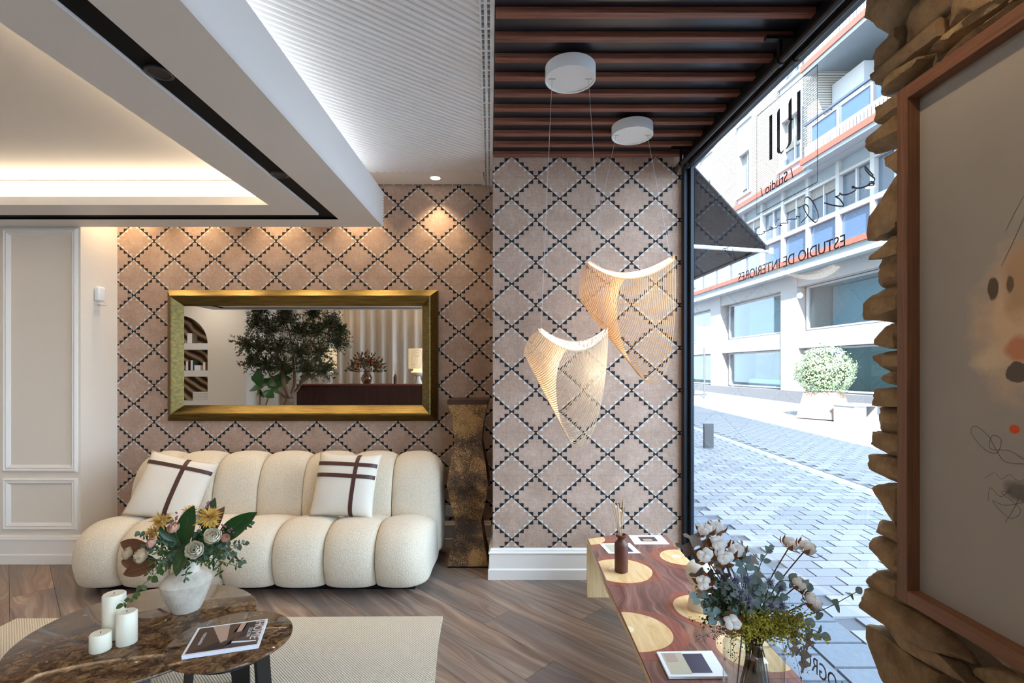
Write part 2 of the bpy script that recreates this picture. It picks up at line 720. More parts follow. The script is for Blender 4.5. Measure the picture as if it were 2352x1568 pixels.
LGREEN = leafm('magnolia_green', (12, 36, 16), (40, 80, 34), 0.3)
LBROWN = leafm('magnolia_brown', (66, 36, 22), (120, 72, 44), 0.5)
LEUC = leafm('eucalyptus_green', (42, 60, 46), (102, 122, 98), 0.6)
LRUSC = leafm('ruscus_green', (26, 44, 20), (80, 104, 48), 0.5)
LEUCB = leafm('eucalyptus_blue', (88, 112, 114), (160, 182, 178), 0.6)
LOAK = leafm('dried_oak_leaf', (110, 98, 88), (180, 168, 156), 0.8)
LMOSS = leafm('solidago_yellow', (120, 118, 30), (206, 196, 76), 0.7)
LDARK = leafm('dark_foliage', (24, 38, 22), (70, 84, 48), 0.6)
ROSEW = leafm('rose_white', (214, 196, 160), (238, 228, 204), 0.7)
ROSEP = leafm('rose_pink', (206, 140, 116), (238, 190, 164), 0.7)
MUM = leafm('mum_yellow', (176, 128, 48), (222, 180, 92), 0.7)
DRIEDP = leafm('dried_petal', (150, 110, 66), (226, 208, 176), 0.8)
COTTON = M('cotton_fluff', S(252, 250, 246), 1.0, 0, 0.05).m
HUSK = leafm('cotton_husk', (98, 54, 28), (176, 116, 68), 0.7)
THIST = leafm('thistle_blue', (104, 114, 140), (188, 196, 206), 0.7)
STEMG = M('green_stem', S(70, 84, 44), 0.6).m
STEMB = M('brown_stem', S(92, 62, 48), 0.6).m
BARK = M('olive_bark', S(120, 98, 78), 0.85)
BARK.bump(BARK.noise(BARK.obj(), 40, 5, 0.7), 0.6, 0.01)
BARK = BARK.m
OLIVE = leafm('olive_leaf', (30, 40, 22), (84, 98, 58), 0.5)
FIG = leafm('fig_leaf', (22, 62, 26), (60, 120, 48), 0.35)

# ================================================================ THE SETTING
def struct(o):
    o['kind'] = 'structure'
    return o


RX0, RX1, RY0, RY1 = -7.0, 1.30, -3.6, 4.05
YB, YP, YL = 3.85, 3.264, 3.52        # alcove wall, window pier, panelled wall
XPL, XPR = -0.113, 1.108              # pier corners
ZC = 2.756


def gx(Y):
    """X of the shop-window glass at depth Y"""
    return 1.13 - 0.056 * (Y - 3.264)


# ---- floor
floor = struct(boxo('floor', RX0, 1.14, RY0, RY1, -0.14, -0.0125, FLOORBASE))
PWID, PLEN = 0.198, 1.32
d1 = Vector((-1, 1)) / math.sqrt(2)
d2 = Vector((1, 1)) / math.sqrt(2)
o2 = Vector((-0.1414, 2.681))           # a known board corner
reg_a = [(-3.9, 0.55), (1.10, 0.55), (1.10, 3.84), (-3.9, 3.84)]
rp = random.Random(3)
for i in range(-22, 22):
    off = (i * 0.37 % 1.0) * PLEN if i else 0.0
    for j in range(-5, 6):
        a = o2 + d2 * (i * PWID) + d1 * (j * PLEN + off)
        g = 0.0009
        q = [a + d2 * g + d1 * g, a + d2 * g + d1 * (PLEN - g), a + d2 * (PWID - g) + d1 * (PLEN - g), a + d2 * (PWID - g) + d1 * g]
        q = [(v.x, v.y) for v in q][::-1]
        c = clip(q, reg_a)
        if len(c) > 2 and area2(c) > 0.002:
            if sum(v[0] for v in c) / len(c) > 0.0 and min(v[1] for v in c) > 3.27:
                continue                      # would lie wholly under the pier
            bm = BM()
            prism(bm, c, -0.0125, -0.0002)
            from_bm('plank', bm, FLOORM, floor)
# the boards beyond, behind the camera
boards = boxo('plank', RX0, 1.14, RY0, 0.548, -0.0125, -0.0005, FLOORM, floor)
boards['kind'] = 'stuff'

# ---- walls
wall_back = struct(boxo('wall_back', -3.0, XPL, YB, 4.05, 0, 2.9, WP_BACK))
wall_pier = struct(boxo('wall_pier', XPL, XPR, YP, 4.05, 0, 2.9, WP_PIER))
wall_left = struct(boxo('wall_left', RX0, -3.0, YL, 4.05, 0, 2.9, CREAM))
wall_far = struct(boxo('wall_far_left', RX0 - 0.2, RX0, RY0, 4.05, 0, 2.9, CREAM))
wall_rear = struct(boxo('wall_rear', RX0, 1.5, RY0 - 0.2, RY0, 0, 2.9, CREAM))

# ---- baseboards
BASEP = [(0, 0), (0.030, 0.0), (0.030, 0.062), (0.022, 0.070), (0.022, 0.160), (0.027, 0.164), (0.027, 0.172), (0.019, 0.178), (0.017, 0.188), (0.010, 0.196), (0, 0.196)]


def skirting(name, path, z=0.0, prof=BASEP):
    """path: plan points, wall on the left-hand side while walking -> profile goes to the right"""
    bm = BM()
    n = len(path)
    rings = []
    for i, p in enumerate(path):
        p = Vector(p)
        a = (p - Vector(path[i - 1])).normalized() if i else None
        b = (Vector(path[i + 1]) - p).normalized() if i < n - 1 else None
        if a is None:
            a = b
        if b is None:
            b = a
        na, nb = Vector((a.y, -a.x)), Vector((b.y, -b.x))
        m = (na + nb)
        m = m / m.dot(na)
        rings.append([bm.verts.new((p.x + m.x * d, p.y + m.y * d, z + h)) for d, h in prof])
    for A, B in zip(rings[:-1], rings[1:]):
        for k in range(len(prof)):
            j = (k + 1) % len(prof)
            bm.faces.new((A[k], A[j], B[j], B[k]))
    bm.faces.new(rings[0])
    bm.faces.new(rings[-1][::-1])
    return struct(from_bm(name, bm, MOULD))


skirting('baseboard_back', [(-2.999, YB), (-0.145, YB)])
skirting('baseboard_pier', [(XPL, YB - 0.03), (XPL, YP), (XPR - 0.01, YP)])
skirting('baseboard_left', [(RX0 + 0.01, YL), (-3.0, YL), (-3.0, YB - 0.03)])

# ---- panel mouldings on the left wall
PM = [(0, 0), (0, 0.012), (0.012, 0.020), (0.022, 0.014), (0.030, 0.018), (0.044, 0.006), (0.050, 0.0)]
for k in range(5):
    x1 = at(180, 0, YL).x - k * 0.72
    x0 = at(9, 0, YL).x - k * 0.72
    for z0, z1 in ((at(0, 1083, YL).z, 2.33), (at(0, 1216, YL).z, at(0, 1097, YL).z)):
        bm = BM()
        frame_sweep(bm, x0, x1, z0, z1, YL, PM)
        from_bm('panel_moulding', bm, MOULD, wall_left)

# motion sensor on the return beside the alcove
zs = at(238, 675, 3.66).z
sn = thing('motion_sensor', 'small white motion sensor on the return beside the panelled wall', 'sensor', (-3.0, 3.66, zs))
bm = BM()
box(bm, 0, 0.04, -0.032, 0.032, -0.052, 0.052, 0.012, 3)
from_bm('housing', bm, PLASTIC, sn, 40)
bm = BM()
box(bm, 0.036, 0.046, -0.026, 0.026, -0.016, 0.016, 0.006, 2)
from_bm('lens', bm, M('sensor_lens', S(214, 216, 220), 0.25).m, sn, 40)
latheo('camera_eye', [(0.0, 0), (0.007, 0), (0.006, 0.004), (0, 0.005)], BLACK, sn, 16)
eye = sn.children[-1]
eye.rotation_euler = (0, PI / 2, 0)
eye.location = (0.039, 0.0, -0.036)

# wall socket in the alcove
sk = at(1036, 1172, YB)
so = thing('wall_socket', 'white wall socket half hidden behind the bronze pedestal', 'socket', (sk.x, YB, sk.z))
bm = BM()
box(bm, -0.042, 0.042, -0.011, -0.0005, -0.042, 0.042, 0.003, 2)
from_bm('cover_plate', bm, PLASTIC, so)
bm = BM()
lathe(bm, [(0.021, 0), (0.024, 0.0), (0.024, 0.003), (0.021, 0.003)], 24, closed=True)
o = from_bm('socket_ring', bm, M('socket_grey', S(150, 150, 150), 0.4).m, so)
o.rotation_euler = (PI / 2, 0, 0)
o.location = (0, -0.011, 0)
for sx in (-0.009, 0.009):
    o = latheo('contact_hole', [(0, 0), (0.0028, 0), (0.0028, 0.001), (0, 0.001)], BLACK, so, 10)
    o.rotation_euler = (PI / 2, 0, 0)
    o.location = (sx, -0.0112, 0)

# ---- roof slab and the storeys above (they keep the sun off the near half of the street)
up = struct(boxo('ceiling_slab', RX0 - 0.2, 1.42, -9.0, 4.4, 2.9, 3.3, M('concrete', S(150, 146, 140), 0.9).m))
up2 = struct(boxo('wall_upper_storeys', RX0 - 0.2, 1.42, -30.0, 30.0, 3.3, 15.2, M('render_facade', S(206, 196, 182), 0.9).m))
nb = struct(boxo('wall_neighbour', -8.0, 1.0, 4.4, 30.0, -0.1, 3.3, M('neighbour_render', S(176, 168, 160), 0.9).m))
nb2 = struct(boxo('wall_neighbour_rear', -8.0, 1.42, -30, -9.0, -0.1, 3.3, M('neighbour_render_rear', S(176, 168, 160), 0.9).m))

# ---- ceilings
# plain upper ceiling over the dropped soffit
cu = struct(boxo('ceiling_plain', RX0, -0.95, RY0, 3.52, 2.79, 2.9, WHITE))
# border strip with downlights in front of the alcove wall
cb = struct(boxo('ceiling_border', -3.0, -0.195, 3.578, YB, ZC, 2.9, WHITE))
for i in range(27):
    x0 = -0.21 - 0.075 * (i + 1)
    boxo('vent_slot', x0, x0 + 0.066, YB - 0.012, YB - 0.006, ZC - 0.0015, ZC + 0.002, DARKSLOT, cb)


def seamx(Y, k):
    """lines of the slot diffuser, which run parallel to the shop front; k=0 left edge .. 1 right edge"""
    return -0.119 - 0.040 * (Y - 1.92) + 0.060 * k


# fluted plaster ceiling: ribs cross it at an angle
fl_reg = [(-1.6, -1.2), (seamx(-1.2, 0), -1.2), (seamx(3.578, 0), 3.578), (-1.6, 3.578)]
rd = Vector((1.276, 1.0)).normalized()
rn = Vector((-rd.y, rd.x))
bm = BM()
per = 0.033
fl_prof = [(0.0, 0.0), (0.30, -0.011), (0.62, -0.011), (0.80, 0.004), (1.0, 0.0)]
lo = min(Vector(p).dot(rn) for p in fl_reg)
hi = max(Vector(p).dot(rn) for p in fl_reg)
k = 0
t = math.floor(lo / per) * per
while t < hi:
    for (f0, h0), (f1, h1) in zip(fl_prof[:-1], fl_prof[1:]):
        ta, tb = t + f0 * per, t + f1 * per
        q = [rn * ta - rd * 9, rn * tb - rd * 9, rn * tb + rd * 9, rn * ta + rd * 9]
        c = clip([(v.x, v.y) for v in q], fl_reg)
        if len(c) > 2:
            vs = []
            for p in c:
                s = (Vector(p).dot(rn) - ta) / (tb - ta)
                vs.append(bm.verts.new((p[0], p[1], ZC + h0 + (h1 - h0) * s)))
            bm.faces.new(vs)
    t += per
fl = struct(from_bm('ceiling_fluted', bm, WHITE, normals=False))
struct(boxo('ceiling_backing', -1.6, 0.03, -1.2, 3.578, 2.79, 2.9, WHITE))

# linear slot diffuser between the plaster and the timber ceiling
sd = thing('slot_diffuser', 'white ceiling slot diffuser with two rows of dark slots beside slatted ceiling', 'air vent', (0, 0, 0))


def sbox(bm, Y0, Y1, k0, k1, z0, z1):
    p = []
    for z in (z0, z1):
        p += [(seamx(Y0, k0), Y0, z), (seamx(Y0, k1), Y0, z), (seamx(Y1, k1), Y1, z), (seamx(Y1, k0), Y1, z)]
    hexa(bm, p)


for k0, k1 in ((0.0, 0.12), (0.30, 0.52), (0.70, 1.0)):
    bm = BM()
    sbox(bm, 0.6, YB - 0.002, k0, k1, ZC - 0.012, ZC + 0.03)
    from_bm('diffuser_rail', bm, WHITEMETAL, sd)
bm = BM()
sbox(bm, 0.6, YB - 0.002, 0.05, 0.95, ZC + 0.018, ZC + 0.03)
from_bm('diffuser_plenum', bm, DARKSLOT, sd)
for row, (k0, k1) in enumerate(((0.12, 0.30), (0.52, 0.70))):
    y = 0.62
    n = 0
    while y < YB - 0.02:
        bm = BM()
        wide = 0.012 if n % 4 == 0 else 0.004
        sbox(bm, y, y + wide, k0, k1, ZC - 0.011, ZC + 0.018)
        from_bm('diffuser_bar', bm, WHITEMETAL, sd)
        y += 0.036
        n += 1

# dark ceiling with walnut slats over the shop window
cs = struct(from_bm('ceiling_slatted', (lambda b: (hexa(b, [(seamx(-1.0, 1), -1.0, 2.742), (1.42, -1.0, 2.742), (1.2, YP - 0.001, 2.742), (seamx(YP, 1), YP - 0.001, 2.742),
                                                            (seamx(-1.0, 1), -1.0, 2.9), (1.42, -1.0, 2.9), (1.2, YP - 0.001, 2.9), (seamx(YP, 1), YP - 0.001, 2.9)]), b)[1])(BM()), BLACKP))
for i in range(-8, 10):
    y0 = 1.933 + 0.1421 * i
    x0, x1 = seamx(y0, 1) + 0.004, gx(y0) - 0.03
    bm = BM()
    box(bm, x0, x1, y0, y0 + 0.036, 2.717, 2.7418, 0.002, 1)
    from_bm('ceiling_slat', bm, SLATW, cs)

# ---- dropped soffit with black lighting slot and lit tray
ZS = 2.343
OX0, OX1, OY0, OY1 = -4.95, -0.889, -0.76, 3.515
LOC = dict(a=0.248, b=0.345, c=0.572)
LY = dict(a=0.172, b=0.269, c=0.467)
sof = thing('ceiling_soffit', None, None)
sof['kind'] = 'structure'


def ring(name, i0, i1, z0, z1, mat, parent=sof):
    """rectangular ring between two insets (pairs of x-inset, y-inset)"""
    bm = BM()
    A = (OX0 + i0[0], OX1 - i0[0], OY0 + i0[1], OY1 - i0[1])
    B = (OX0 + i1[0], OX1 - i1[0], OY0 + i1[1], OY1 - i1[1])
    rings = []
    for R, z in ((A, z0), (B, z0), (B, z1), (A, z1)):
        rings.append([bm.verts.new(q) for q in ((R[0], R[2], z), (R[1], R[2], z), (R[1], R[3], z), (R[0], R[3], z))])
    for r in range(4):
        P_, Q_ = rings[r], rings[(r + 1) % 4]
        for k in range(4):
            j = (k + 1) % 4
            bm.faces.new((P_[k], P_[j], Q_[j], Q_[k]))
    return from_bm(name, bm, mat, parent)


SA, SB, SCC = (LOC['a'], LY['a']), (LOC['b'], LY['b']), (LOC['c'], LY['c'])
ring('soffit_outer', (0, 0), SA, ZS, 2.585, WHITE)
ring('soffit_inner', SB, SCC, ZS, ZS + 0.052, WHITE)
ring('light_slot', (SA[0] + 0.0005, SA[1] + 0.0005), (SB[0] - 0.0005, SB[1] - 0.0005), ZS + 0.0125, ZS + 0.05, DARKSLOT)
# black lining on the outer wall of the slot
ring('slot_lining', (SA[0] + 0.0002, SA[1] + 0.0002), (SA[0] + 0.003, SA[1] + 0.003), ZS + 0.001, ZS + 0.0122, DARKSLOT)
tx, ty = SCC[0] - 0.10, SCC[1] - 0.10
# stepped crown behind the ledge
for i in range(4):
    e = 0.016 * i
    ring('crown_rib', (tx - 0.02, ty - 0.02), (tx + e, ty + e), ZS + 0.078 + 0.023 * i, ZS + 0.078 + 0.023 * i + 0.0195, WHITE)
    ring('crown_fillet', (tx - 0.02, ty - 0.02), (tx + e - 0.006, ty + e - 0.006), ZS + 0.0975 + 0.023 * i, ZS + 0.101 + 0.023 * i, WHITE)
boxo('tray_ceiling', OX0 + 0.3, OX1 - 0.3, OY0 + 0.2, OY1 - 0.2, ZS + 0.172, ZS + 0.20, WHITE, sof)
# zig-zag fluting on the fascia towards the window
bm = BM()
nz = 12
hz = (2.585 - ZS) / nz
pts = []
for i in range(nz):
    pts += [(0.0, ZS + hz * i), (0.011, ZS + hz * (i + 0.5))]
pts.append((0.0, 2.585))
ra = [bm.verts.new((OX1 + 0.0005 + x, OY0, z)) for x, z in pts]
rb = [bm.verts.new((OX1 + 0.0005 + x, OY1, z)) for x, z in pts]
for i in range(len(pts) - 1):
    bm.faces.new((ra[i], rb[i], rb[i + 1], ra[i + 1]))
bm.faces.new(ra[::-1])
bm.faces.new(rb)
from_bm('fluted_fascia', bm, WHITE, sof)
# hanger posts that carry the soffit from the ceiling
for hx in (-1.7, -4.2):
    for hy in (0.0, 2.8):
        boxo('hanger', hx - 0.02, hx + 0.02, hy - 0.02, hy + 0.02, ZS + 0.195, 2.795, WHITE, sof)
# LED strips lying on the ledge of the tray, shining up
lz = ZS + 0.056
LW = 26
mx, my = (OX0 + OX1) / 2, (OY0 + OY1) / 2
lx, ly = (OX1 - OX0) / 2 - SCC[0] + 0.05, (OY1 - OY0) / 2 - SCC[1] + 0.05
for nm, loc, sx, sy in (('back', (mx, my + ly, lz), 2 * lx, 0.02), ('front', (mx, my - ly, lz), 2 * lx, 0.02),
                        ('right', (mx + lx, my, lz), 0.02, 2 * ly), ('left', (mx - lx, my, lz), 0.02, 2 * ly)):
    area_light('tray_led_' + nm, loc, sx, sy, 4.2 * max(sx, sy), (1.0, 0.80, 0.55), (PI, 0, 0))

# added cool fill light, hidden on the soffit's outer ring, to brighten the fluted ceiling
area_light('soffit_top_led', (OX1 - 0.20, (OY0 + OY1) / 2, 2.64), OY1 - OY0 - 0.1, 0.05, 6.5, (0.80, 0.90, 1.0), Vector((0.9, 0, 0.25)).to_track_quat('-Z', 'Y').to_euler())

# recessed spots in the black slot
for k, (px, py) in enumerate(((392, 165), (657, 400))):
    Y = 1.005 * F / (CY - py)
    X = OX1 - (SA[0] + SB[0]) / 2
    rs = thing('recessed_spot', ['black ring spotlight in the ceiling slot, nearer the photographer',
                                 'black ring spotlight in the ceiling slot, nearer the sofa'][k], 'spotlight', (X, Y, ZS + 0.0123), 'spotlights in the black slot')
    bm = BM()
    lathe(bm, [(0.030, 0.0), (0.034, -0.007), (0.040, -0.009), (0.044, -0.006), (0.045, 0.0)], 28, closed=True)
    from_bm('bezel', bm, M('spot_bezel', S(64, 64, 68), 0.3, 0.4).m, rs, 40)
    latheo('lens', [(0, -0.004), (0.030, -0.004), (0.030, -0.001), (0, -0.001)], BLACK, rs, 24)

# downlights in the border strip over the alcove
for k, X in enumerate((-0.55, -1.15, -1.75, -2.35, -2.85)):
    dl = thing('downlight', 'lit round downlight in the white ceiling border right of the soffit' if k == 0 else ['', 'second downlight from the pier over the alcove wall, hidden by the soffit', 'third downlight from the pier over the alcove wall, hidden by the soffit', 'fourth downlight from the pier over the alcove wall, hidden by the soffit', 'downlight nearest the panelled wall over the alcove, hidden by the soffit'][k], 'downlight', (X, 3.70, ZC), 'downlights over the alcove')
    bm = BM()
    lathe(bm, [(0.036, 0.0), (0.036, -0.004), (0.043, -0.003), (0.044, 0.0)], 28, closed=True)
    from_bm('trim_ring', bm, WHITEMETAL, dl, 40)
    latheo('lamp_disc', [(0, -0.002), (0.036, -0.002), (0.036, -0.0005), (0, -0.0005)], emis('downlight_lamp', (1.0, 0.86, 0.66, 1), 14.0), dl, 24)
    spot('downlight_beam', (0, 0, -0.02), 26, WARM, 96, 0.9, 0.03, (0, 0.035, -1), dl)

# glowing panels added behind the photographer to brighten the interior
for k, (X, Y) in enumerate(((-0.15, -1.7), (-0.15, -2.9), (-5.8, 0.6), (-5.8, 2.6), (-5.6, -1.3))):
    zc = 2.76 if X > -1 else 2.79
    pl = thing('ceiling_panel_light', ['square lit ceiling panel behind the photographer over the aisle', 'square lit ceiling panel near the rear curtain', 'square lit ceiling panel beside the bookcase wall',
                                       'square lit ceiling panel above the panelled wall', 'square lit ceiling panel in front of the arched niche'][k], 'ceiling light', (X, Y, zc), 'ceiling panels behind the photographer')
    boxo('frame', -0.31, 0.31, -0.31, 0.31, -0.012, 0.0, WHITEMETAL, pl)
    boxo('diffuser', -0.29, 0.29, -0.29, 0.29, -0.016, -0.0122, emis('panel_diffuser', (1.0, 0.91, 0.80, 1), 4.0 if X > -1 else 9.0), pl)
struct(boxo('ceiling_aisle', -0.95, 1.3, RY0, -1.2, 2.76, 2.9, WHITE))

# warm spots added out of view above the frame, to light the stone wall
for k, Y in enumerate((1.15, 0.55)):
    ts = thing('track_spot', ['black track spot under the slatted ceiling, aimed at the stone quoins', 'black track spot under the slatted ceiling, aimed at the painting'][k], 'spotlight', (0.62, Y, 2.717), 'track spots over the painting')
    boxo('mount', -0.03, 0.03, -0.03, 0.03, -0.02, 0.0, BLACK, ts)
    o = latheo('barrel', [(0.0, 0.0), (0.03, 0.0), (0.03, -0.09), (0.026, -0.09), (0.024, -0.02), (0, -0.02)], BLACK, ts, 20)
    o.location = (0, 0, -0.015)
    o.rotation_euler = (0, -0.55, 0)
    spot('track_beam', (0.055, 0, -0.11), 14, WARM, 75, 0.8, 0.02, (0.62, 0.12, -1.0) if k == 0 else (0.6, 0.0, -1.2), ts)

# ---- shop window: frame, glass, curtain rails
wf = thing('window_1', None, None)
wf['kind'] = 'structure'


def gbox(bm, Y0, Y1, o0, o1, z0, z1):
    """box along the glass line; o = offset towards the street"""
    p = []
    for z in (z0, z1):
        p += [(gx(Y0) + o0, Y0, z), (gx(Y0) + o1, Y0, z), (gx(Y1) + o1, Y1, z), (gx(Y1) + o0, Y1, z)]
    hexa(bm, p)


def gboxo(name, *a, mat=FRAMEB, parent=wf):
    bm = BM()
    gbox(bm, *a)
    return from_bm(name, bm, mat, parent)


YW0, YW1 = 1.50, 3.262
gboxo('window_jamb', 3.215, YW1, -0.022, 0.030, 0.0, 2.68)
gboxo('window_jamb', 3.262, 3.30, -0.012, 0.050, 0.0, 2.68, mat=BLACK)
gboxo('window_bead', 3.180, 3.2145, 0.004, 0.024, 0.02, 2.64)
gboxo('window_head', YW0, 3.2145, -0.03, 0.03, 2.64, 2.742, mat=BLACK)
gboxo('window_sill', YW0, 3.2145, -0.02, 0.03, -0.012, 0.03)
pane = gboxo('window_pane', YW0, 3.19, 0.009, 0.0095, 0.03, 2.64, mat=WINGLASS)
bm = BM()   # one sheet: no second surface, no double reflections
bm.faces.new([bm.verts.new(q) for q in ((gx(YW0) + 0.012, YW0, 0.03), (gx(3.19) + 0.012, 3.19, 0.03), (gx(3.19) + 0.012, 3.19, 2.64), (gx(YW0) + 0.012, YW0, 2.64))])
me = bpy.data.meshes.new('window_pane')
bm.to_mesh(me)
bm.free()
me.materials.append(WINGLASS)
pane.data = me

# curtain rails on brackets under the slatted ceiling
rail = thing('curtain_rail', 'pair of black tubular curtain rails on brackets above the shop window', 'curtain rail', (0, 0, 0))
for off, zz, y1 in ((-0.090, 2.612, 3.19), (-0.030, 2.622, 3.16)):
    tubeo('rail_tube', [(gx(y1) + off, y1, zz), (gx(0.2) + off, 0.2, zz)], 0.0135, BLACK, rail, 14)
    bm = BM()
    bmesh.ops.create_uvsphere(bm, u_segments=14, v_segments=10, radius=0.019)
    o = from_bm('finial', bm, BLACK, rail, 180)
    o.location = (gx(y1) + off, y1, zz)
for yb in (3.10, 2.07, 0.9):
    bm = BM()
    box(bm, gx(yb) - 0.15, gx(yb) - 0.015, yb - 0.012, yb + 0.012, 2.70, 2.716)
    box(bm, gx(yb) - 0.096, gx(yb) - 0.084, yb - 0.008, yb + 0.008, 2.60, 2.70)
    box(bm, gx(yb) - 0.036, gx(yb) - 0.024, yb - 0.008, yb + 0.008, 2.61, 2.70)
    from_bm('rail_bracket', bm, BLACK, rail)
    for off, zz in ((-0.090, 2.612), (-0.030, 2.622)):
        bm = BM()
        lathe(bm, [(0.0138, -0.012), (0.018, -0.012), (0.018, 0.012), (0.0138, 0.012)], 14, closed=True)
        o = from_bm('rail_clamp', bm, BLACK, rail, 40)
        o.rotation_euler = (PI / 2, 0, 0)
        o.location = (gx(yb) + off, yb, zz)

# ---- rubble-stone wall at the right
XS = 1.165
wr = struct(boxo('wall_right', 1.185, 1.50, 0.30, 1.515, 0, 2.74, MORTAR))
# unseen second shop window, added behind the photographer to let in more daylight
wf2 = thing('window_2', None, None)
wf2['kind'] = 'structure'
for ya in (RY0, -1.7, 0.24):
    boxo('window_jamb', 1.27, 1.33, ya, ya + 0.06, 0, 2.74, FRAMEB, wf2)
boxo('window_head', 1.27, 1.33, RY0, 0.30, 2.66, 2.9, FRAMEB, wf2)
boxo('window_sill', 1.27, 1.33, RY0, 0.30, -0.012, 0.04, FRAMEB, wf2)
from_py('window_pane', [(1.30, RY0, 0.04), (1.30, 0.30, 0.04), (1.30, 0.30, 2.66), (1.30, RY0, 2.66)], [(0, 1, 2, 3)], WINGLASS, wf2)
rs_ = random.Random(11)


def stone(parent, Yc, Zc, ly, lz, seed, proud=0.0, tilt=0.0, thick=0.12, rough=0.16):
    """an irregular block; ly, lz are its full lengths along the wall and up"""
    bm = BM()
    bmesh.ops.create_cube(bm, size=2.0)
    bmesh.ops.subdivide_edges(bm, edges=bm.edges[:], cuts=6, use_grid_fill=True)
    s = Vector((seed * 3.17, seed * 1.31, seed * 2.7))
    rr = random.Random(seed * 7 + 1)
    cuts = []
    for _ in range(15):
        nrm = Vector((rr.gauss(0, 0.8), rr.gauss(0, 1), rr.gauss(0, 1))).normalized()
        cuts.append((nrm, rr.uniform(0.84, 1.12)))
    for v in bm.verts:
        q = Vector(v.co)
        e = (abs(q.x) ** 18 + abs(q.y) ** 18 + abs(q.z) ** 18) ** (1 / 18)
        q = q / e
        for nrm, h in cuts:
            d = q.dot(nrm) - h
            if d > 0:
                q = q - nrm * d
        q += mn.noise_vector(q * 1.2 + s) * rough * 0.55 + mn.noise_vector(q * 3.2 + s) * rough * 0.42
        v.co = Vector((q.x * thick / 2, q.y * ly / 2, q.z * lz / 2))
    o_loc = Vector((XS - proud + thick / 2 - 0.02, Yc, Zc))
    rm = Euler((tilt, 0, rs_.uniform(-0.05, 0.05))).to_matrix()
    for v in bm.verts:
        w = rm @ v.co + o_loc
        if w.y < 1.475 and 0.66 < w.z < 2.18:       # keep clear of the picture hung on the wall
            w.x = max(w.x, 1.163)
        v.co = w - o_loc
    o = from_bm('stone', bm, STONE, parent, 26)
    o.location = o_loc
    return o


# the quoins on the free edge, read off the photograph: (top y, bottom y, x of the free end)
edge = [(-150, -70, 2010, 0.26), (-68, 8, 2020, 0.30), (-5, 112, 1994, 0.20), (112, 172, 2000, 0.12), (150, 214, 2004, 0.26), (206, 232, 2012, 0.2), (234, 300, 2026, 0.14), (300, 356, 2006, 0.2),
        (352, 424, 2030, 0.2), (420, 552, 2008, 0.22), (556, 600, 2020, 0.15), (602, 668, 2004, 0.2), (665, 745, 2004, 0.18), (742, 802, 2024, 0.12),
        (802, 856, 2016, 0.2), (854, 884, 2030, 0.16), (888, 928, 2014, 0.2), (930, 988, 2002, 0.22), (988, 1038, 2000, 0.25), (1040, 1092, 1999, 0.22),
        (1098, 1182, 2018, 0.18), (1183, 1226, 2004, 0.24), (1226, 1296, 2008, 0.2), (1292, 1346, 2001, 0.24), (1348, 1398, 2004, 0.34), (1390, 1430, 2003, 0.36),
        (1432, 1548, 1998, 0.27), (1546, 1630, 2012, 0.3), (1628, 1710, 2004, 0.28), (1705, 1830, 2010, 0.3)]
sd_ = 1
for (ya, yb, xe, L) in edge:
    Y = XS * F / (xe - CX)
    za, zb = at(0, ya, Y).z, at(0, yb, Y).z
    if zb > 2.7 or za < 0.02:
        continue
    za = min(za, 2.735)
    zb = max(zb, 0.005)
    stone(wr, Y - L / 2, (za + zb) / 2, L * 1.04, (za - zb) * 1.05, sd_, rs_.uniform(-0.01, 0.02), rs_.uniform(-0.05, 0.05))
    # neighbours further along the course
    y = Y - L - 0.012
    while y > 0.48:
        l2 = rs_.uniform(0.2, 0.42)
        sd_ += 1
        hidden = 0.76 < (za + zb) / 2 < 2.08 and y < 1.40
        if not hidden:
            stone(wr, y - l2 / 2, (za + zb) / 2 + rs_.uniform(-0.008, 0.008), l2, (za - zb) * rs_.uniform(0.92, 1.12), sd_, rs_.uniform(-0.02, 0.012), rs_.uniform(-0.16, 0.03))
        y -= l2 + 0.012
    sd_ += 1

# ================================================================ OUTSIDE
GZ0, GSL = -0.06, 0.016        # street level beside the shop and its gentle rise


def gz(Y):
    return GZ0 + GSL * Y


def gpt(px, py):
    """photograph pixel -> point on the street"""
    Y = (EYE - GZ0) / ((py - CY) / F + GSL)
    return Vector(((px - CX) * Y / F, Y, gz(Y)))


PAVE = M('granite_paver', rough=0.85, spec=0.2)
_c = PAVE.obj()
PAVE.set('Base Color', PAVE.mix(PAVE.math('ADD', PAVE.math('MULTIPLY', PAVE.noise(_c, 160, 3, 0.8), 0.6), PAVE.math('MULTIPLY', PAVE.rnd(), 0.4)), S(94, 96, 102), S(148, 148, 150)))
PAVE = PAVE.m
PAVE2 = M('granite_field', rough=0.85, spec=0.2)
PAVE2.set('Base Color', PAVE2.mix(PAVE2.noise(PAVE2.obj(), 12, 6, 0.8), S(108, 110, 114), S(142, 142, 144)))
PAVE2 = PAVE2.m
JOINT = M('paving_joint', S(82, 84, 90), 0.95).m
SLATE = M('slate_slab', rough=0.7)
SLATE.set('Base Color', SLATE.mix(SLATE.noise(SLATE.obj(), 30, 5, 0.7), S(76, 83, 92), S(104, 111, 120)))
SLATE = SLATE.m

street = struct(from_py('street_ground', [(1.16, -20, gz(-20) - 0.012), (12.5, -20, gz(-20) - 0.012), (12.5, 60, gz(60) - 0.012), (1.16, 60, gz(60) - 0.012),
                                          (1.16, -20, gz(-20) - 0.3), (12.5, -20, gz(-20) - 0.3), (12.5, 60, gz(60) - 0.3), (1.16, 60, gz(60) - 0.3)],
                        [(0, 1, 2, 3), (7, 6, 5, 4), (0, 4, 5, 1), (1, 5, 6, 2), (2, 6, 7, 3), (3, 7, 4, 0)], JOINT))


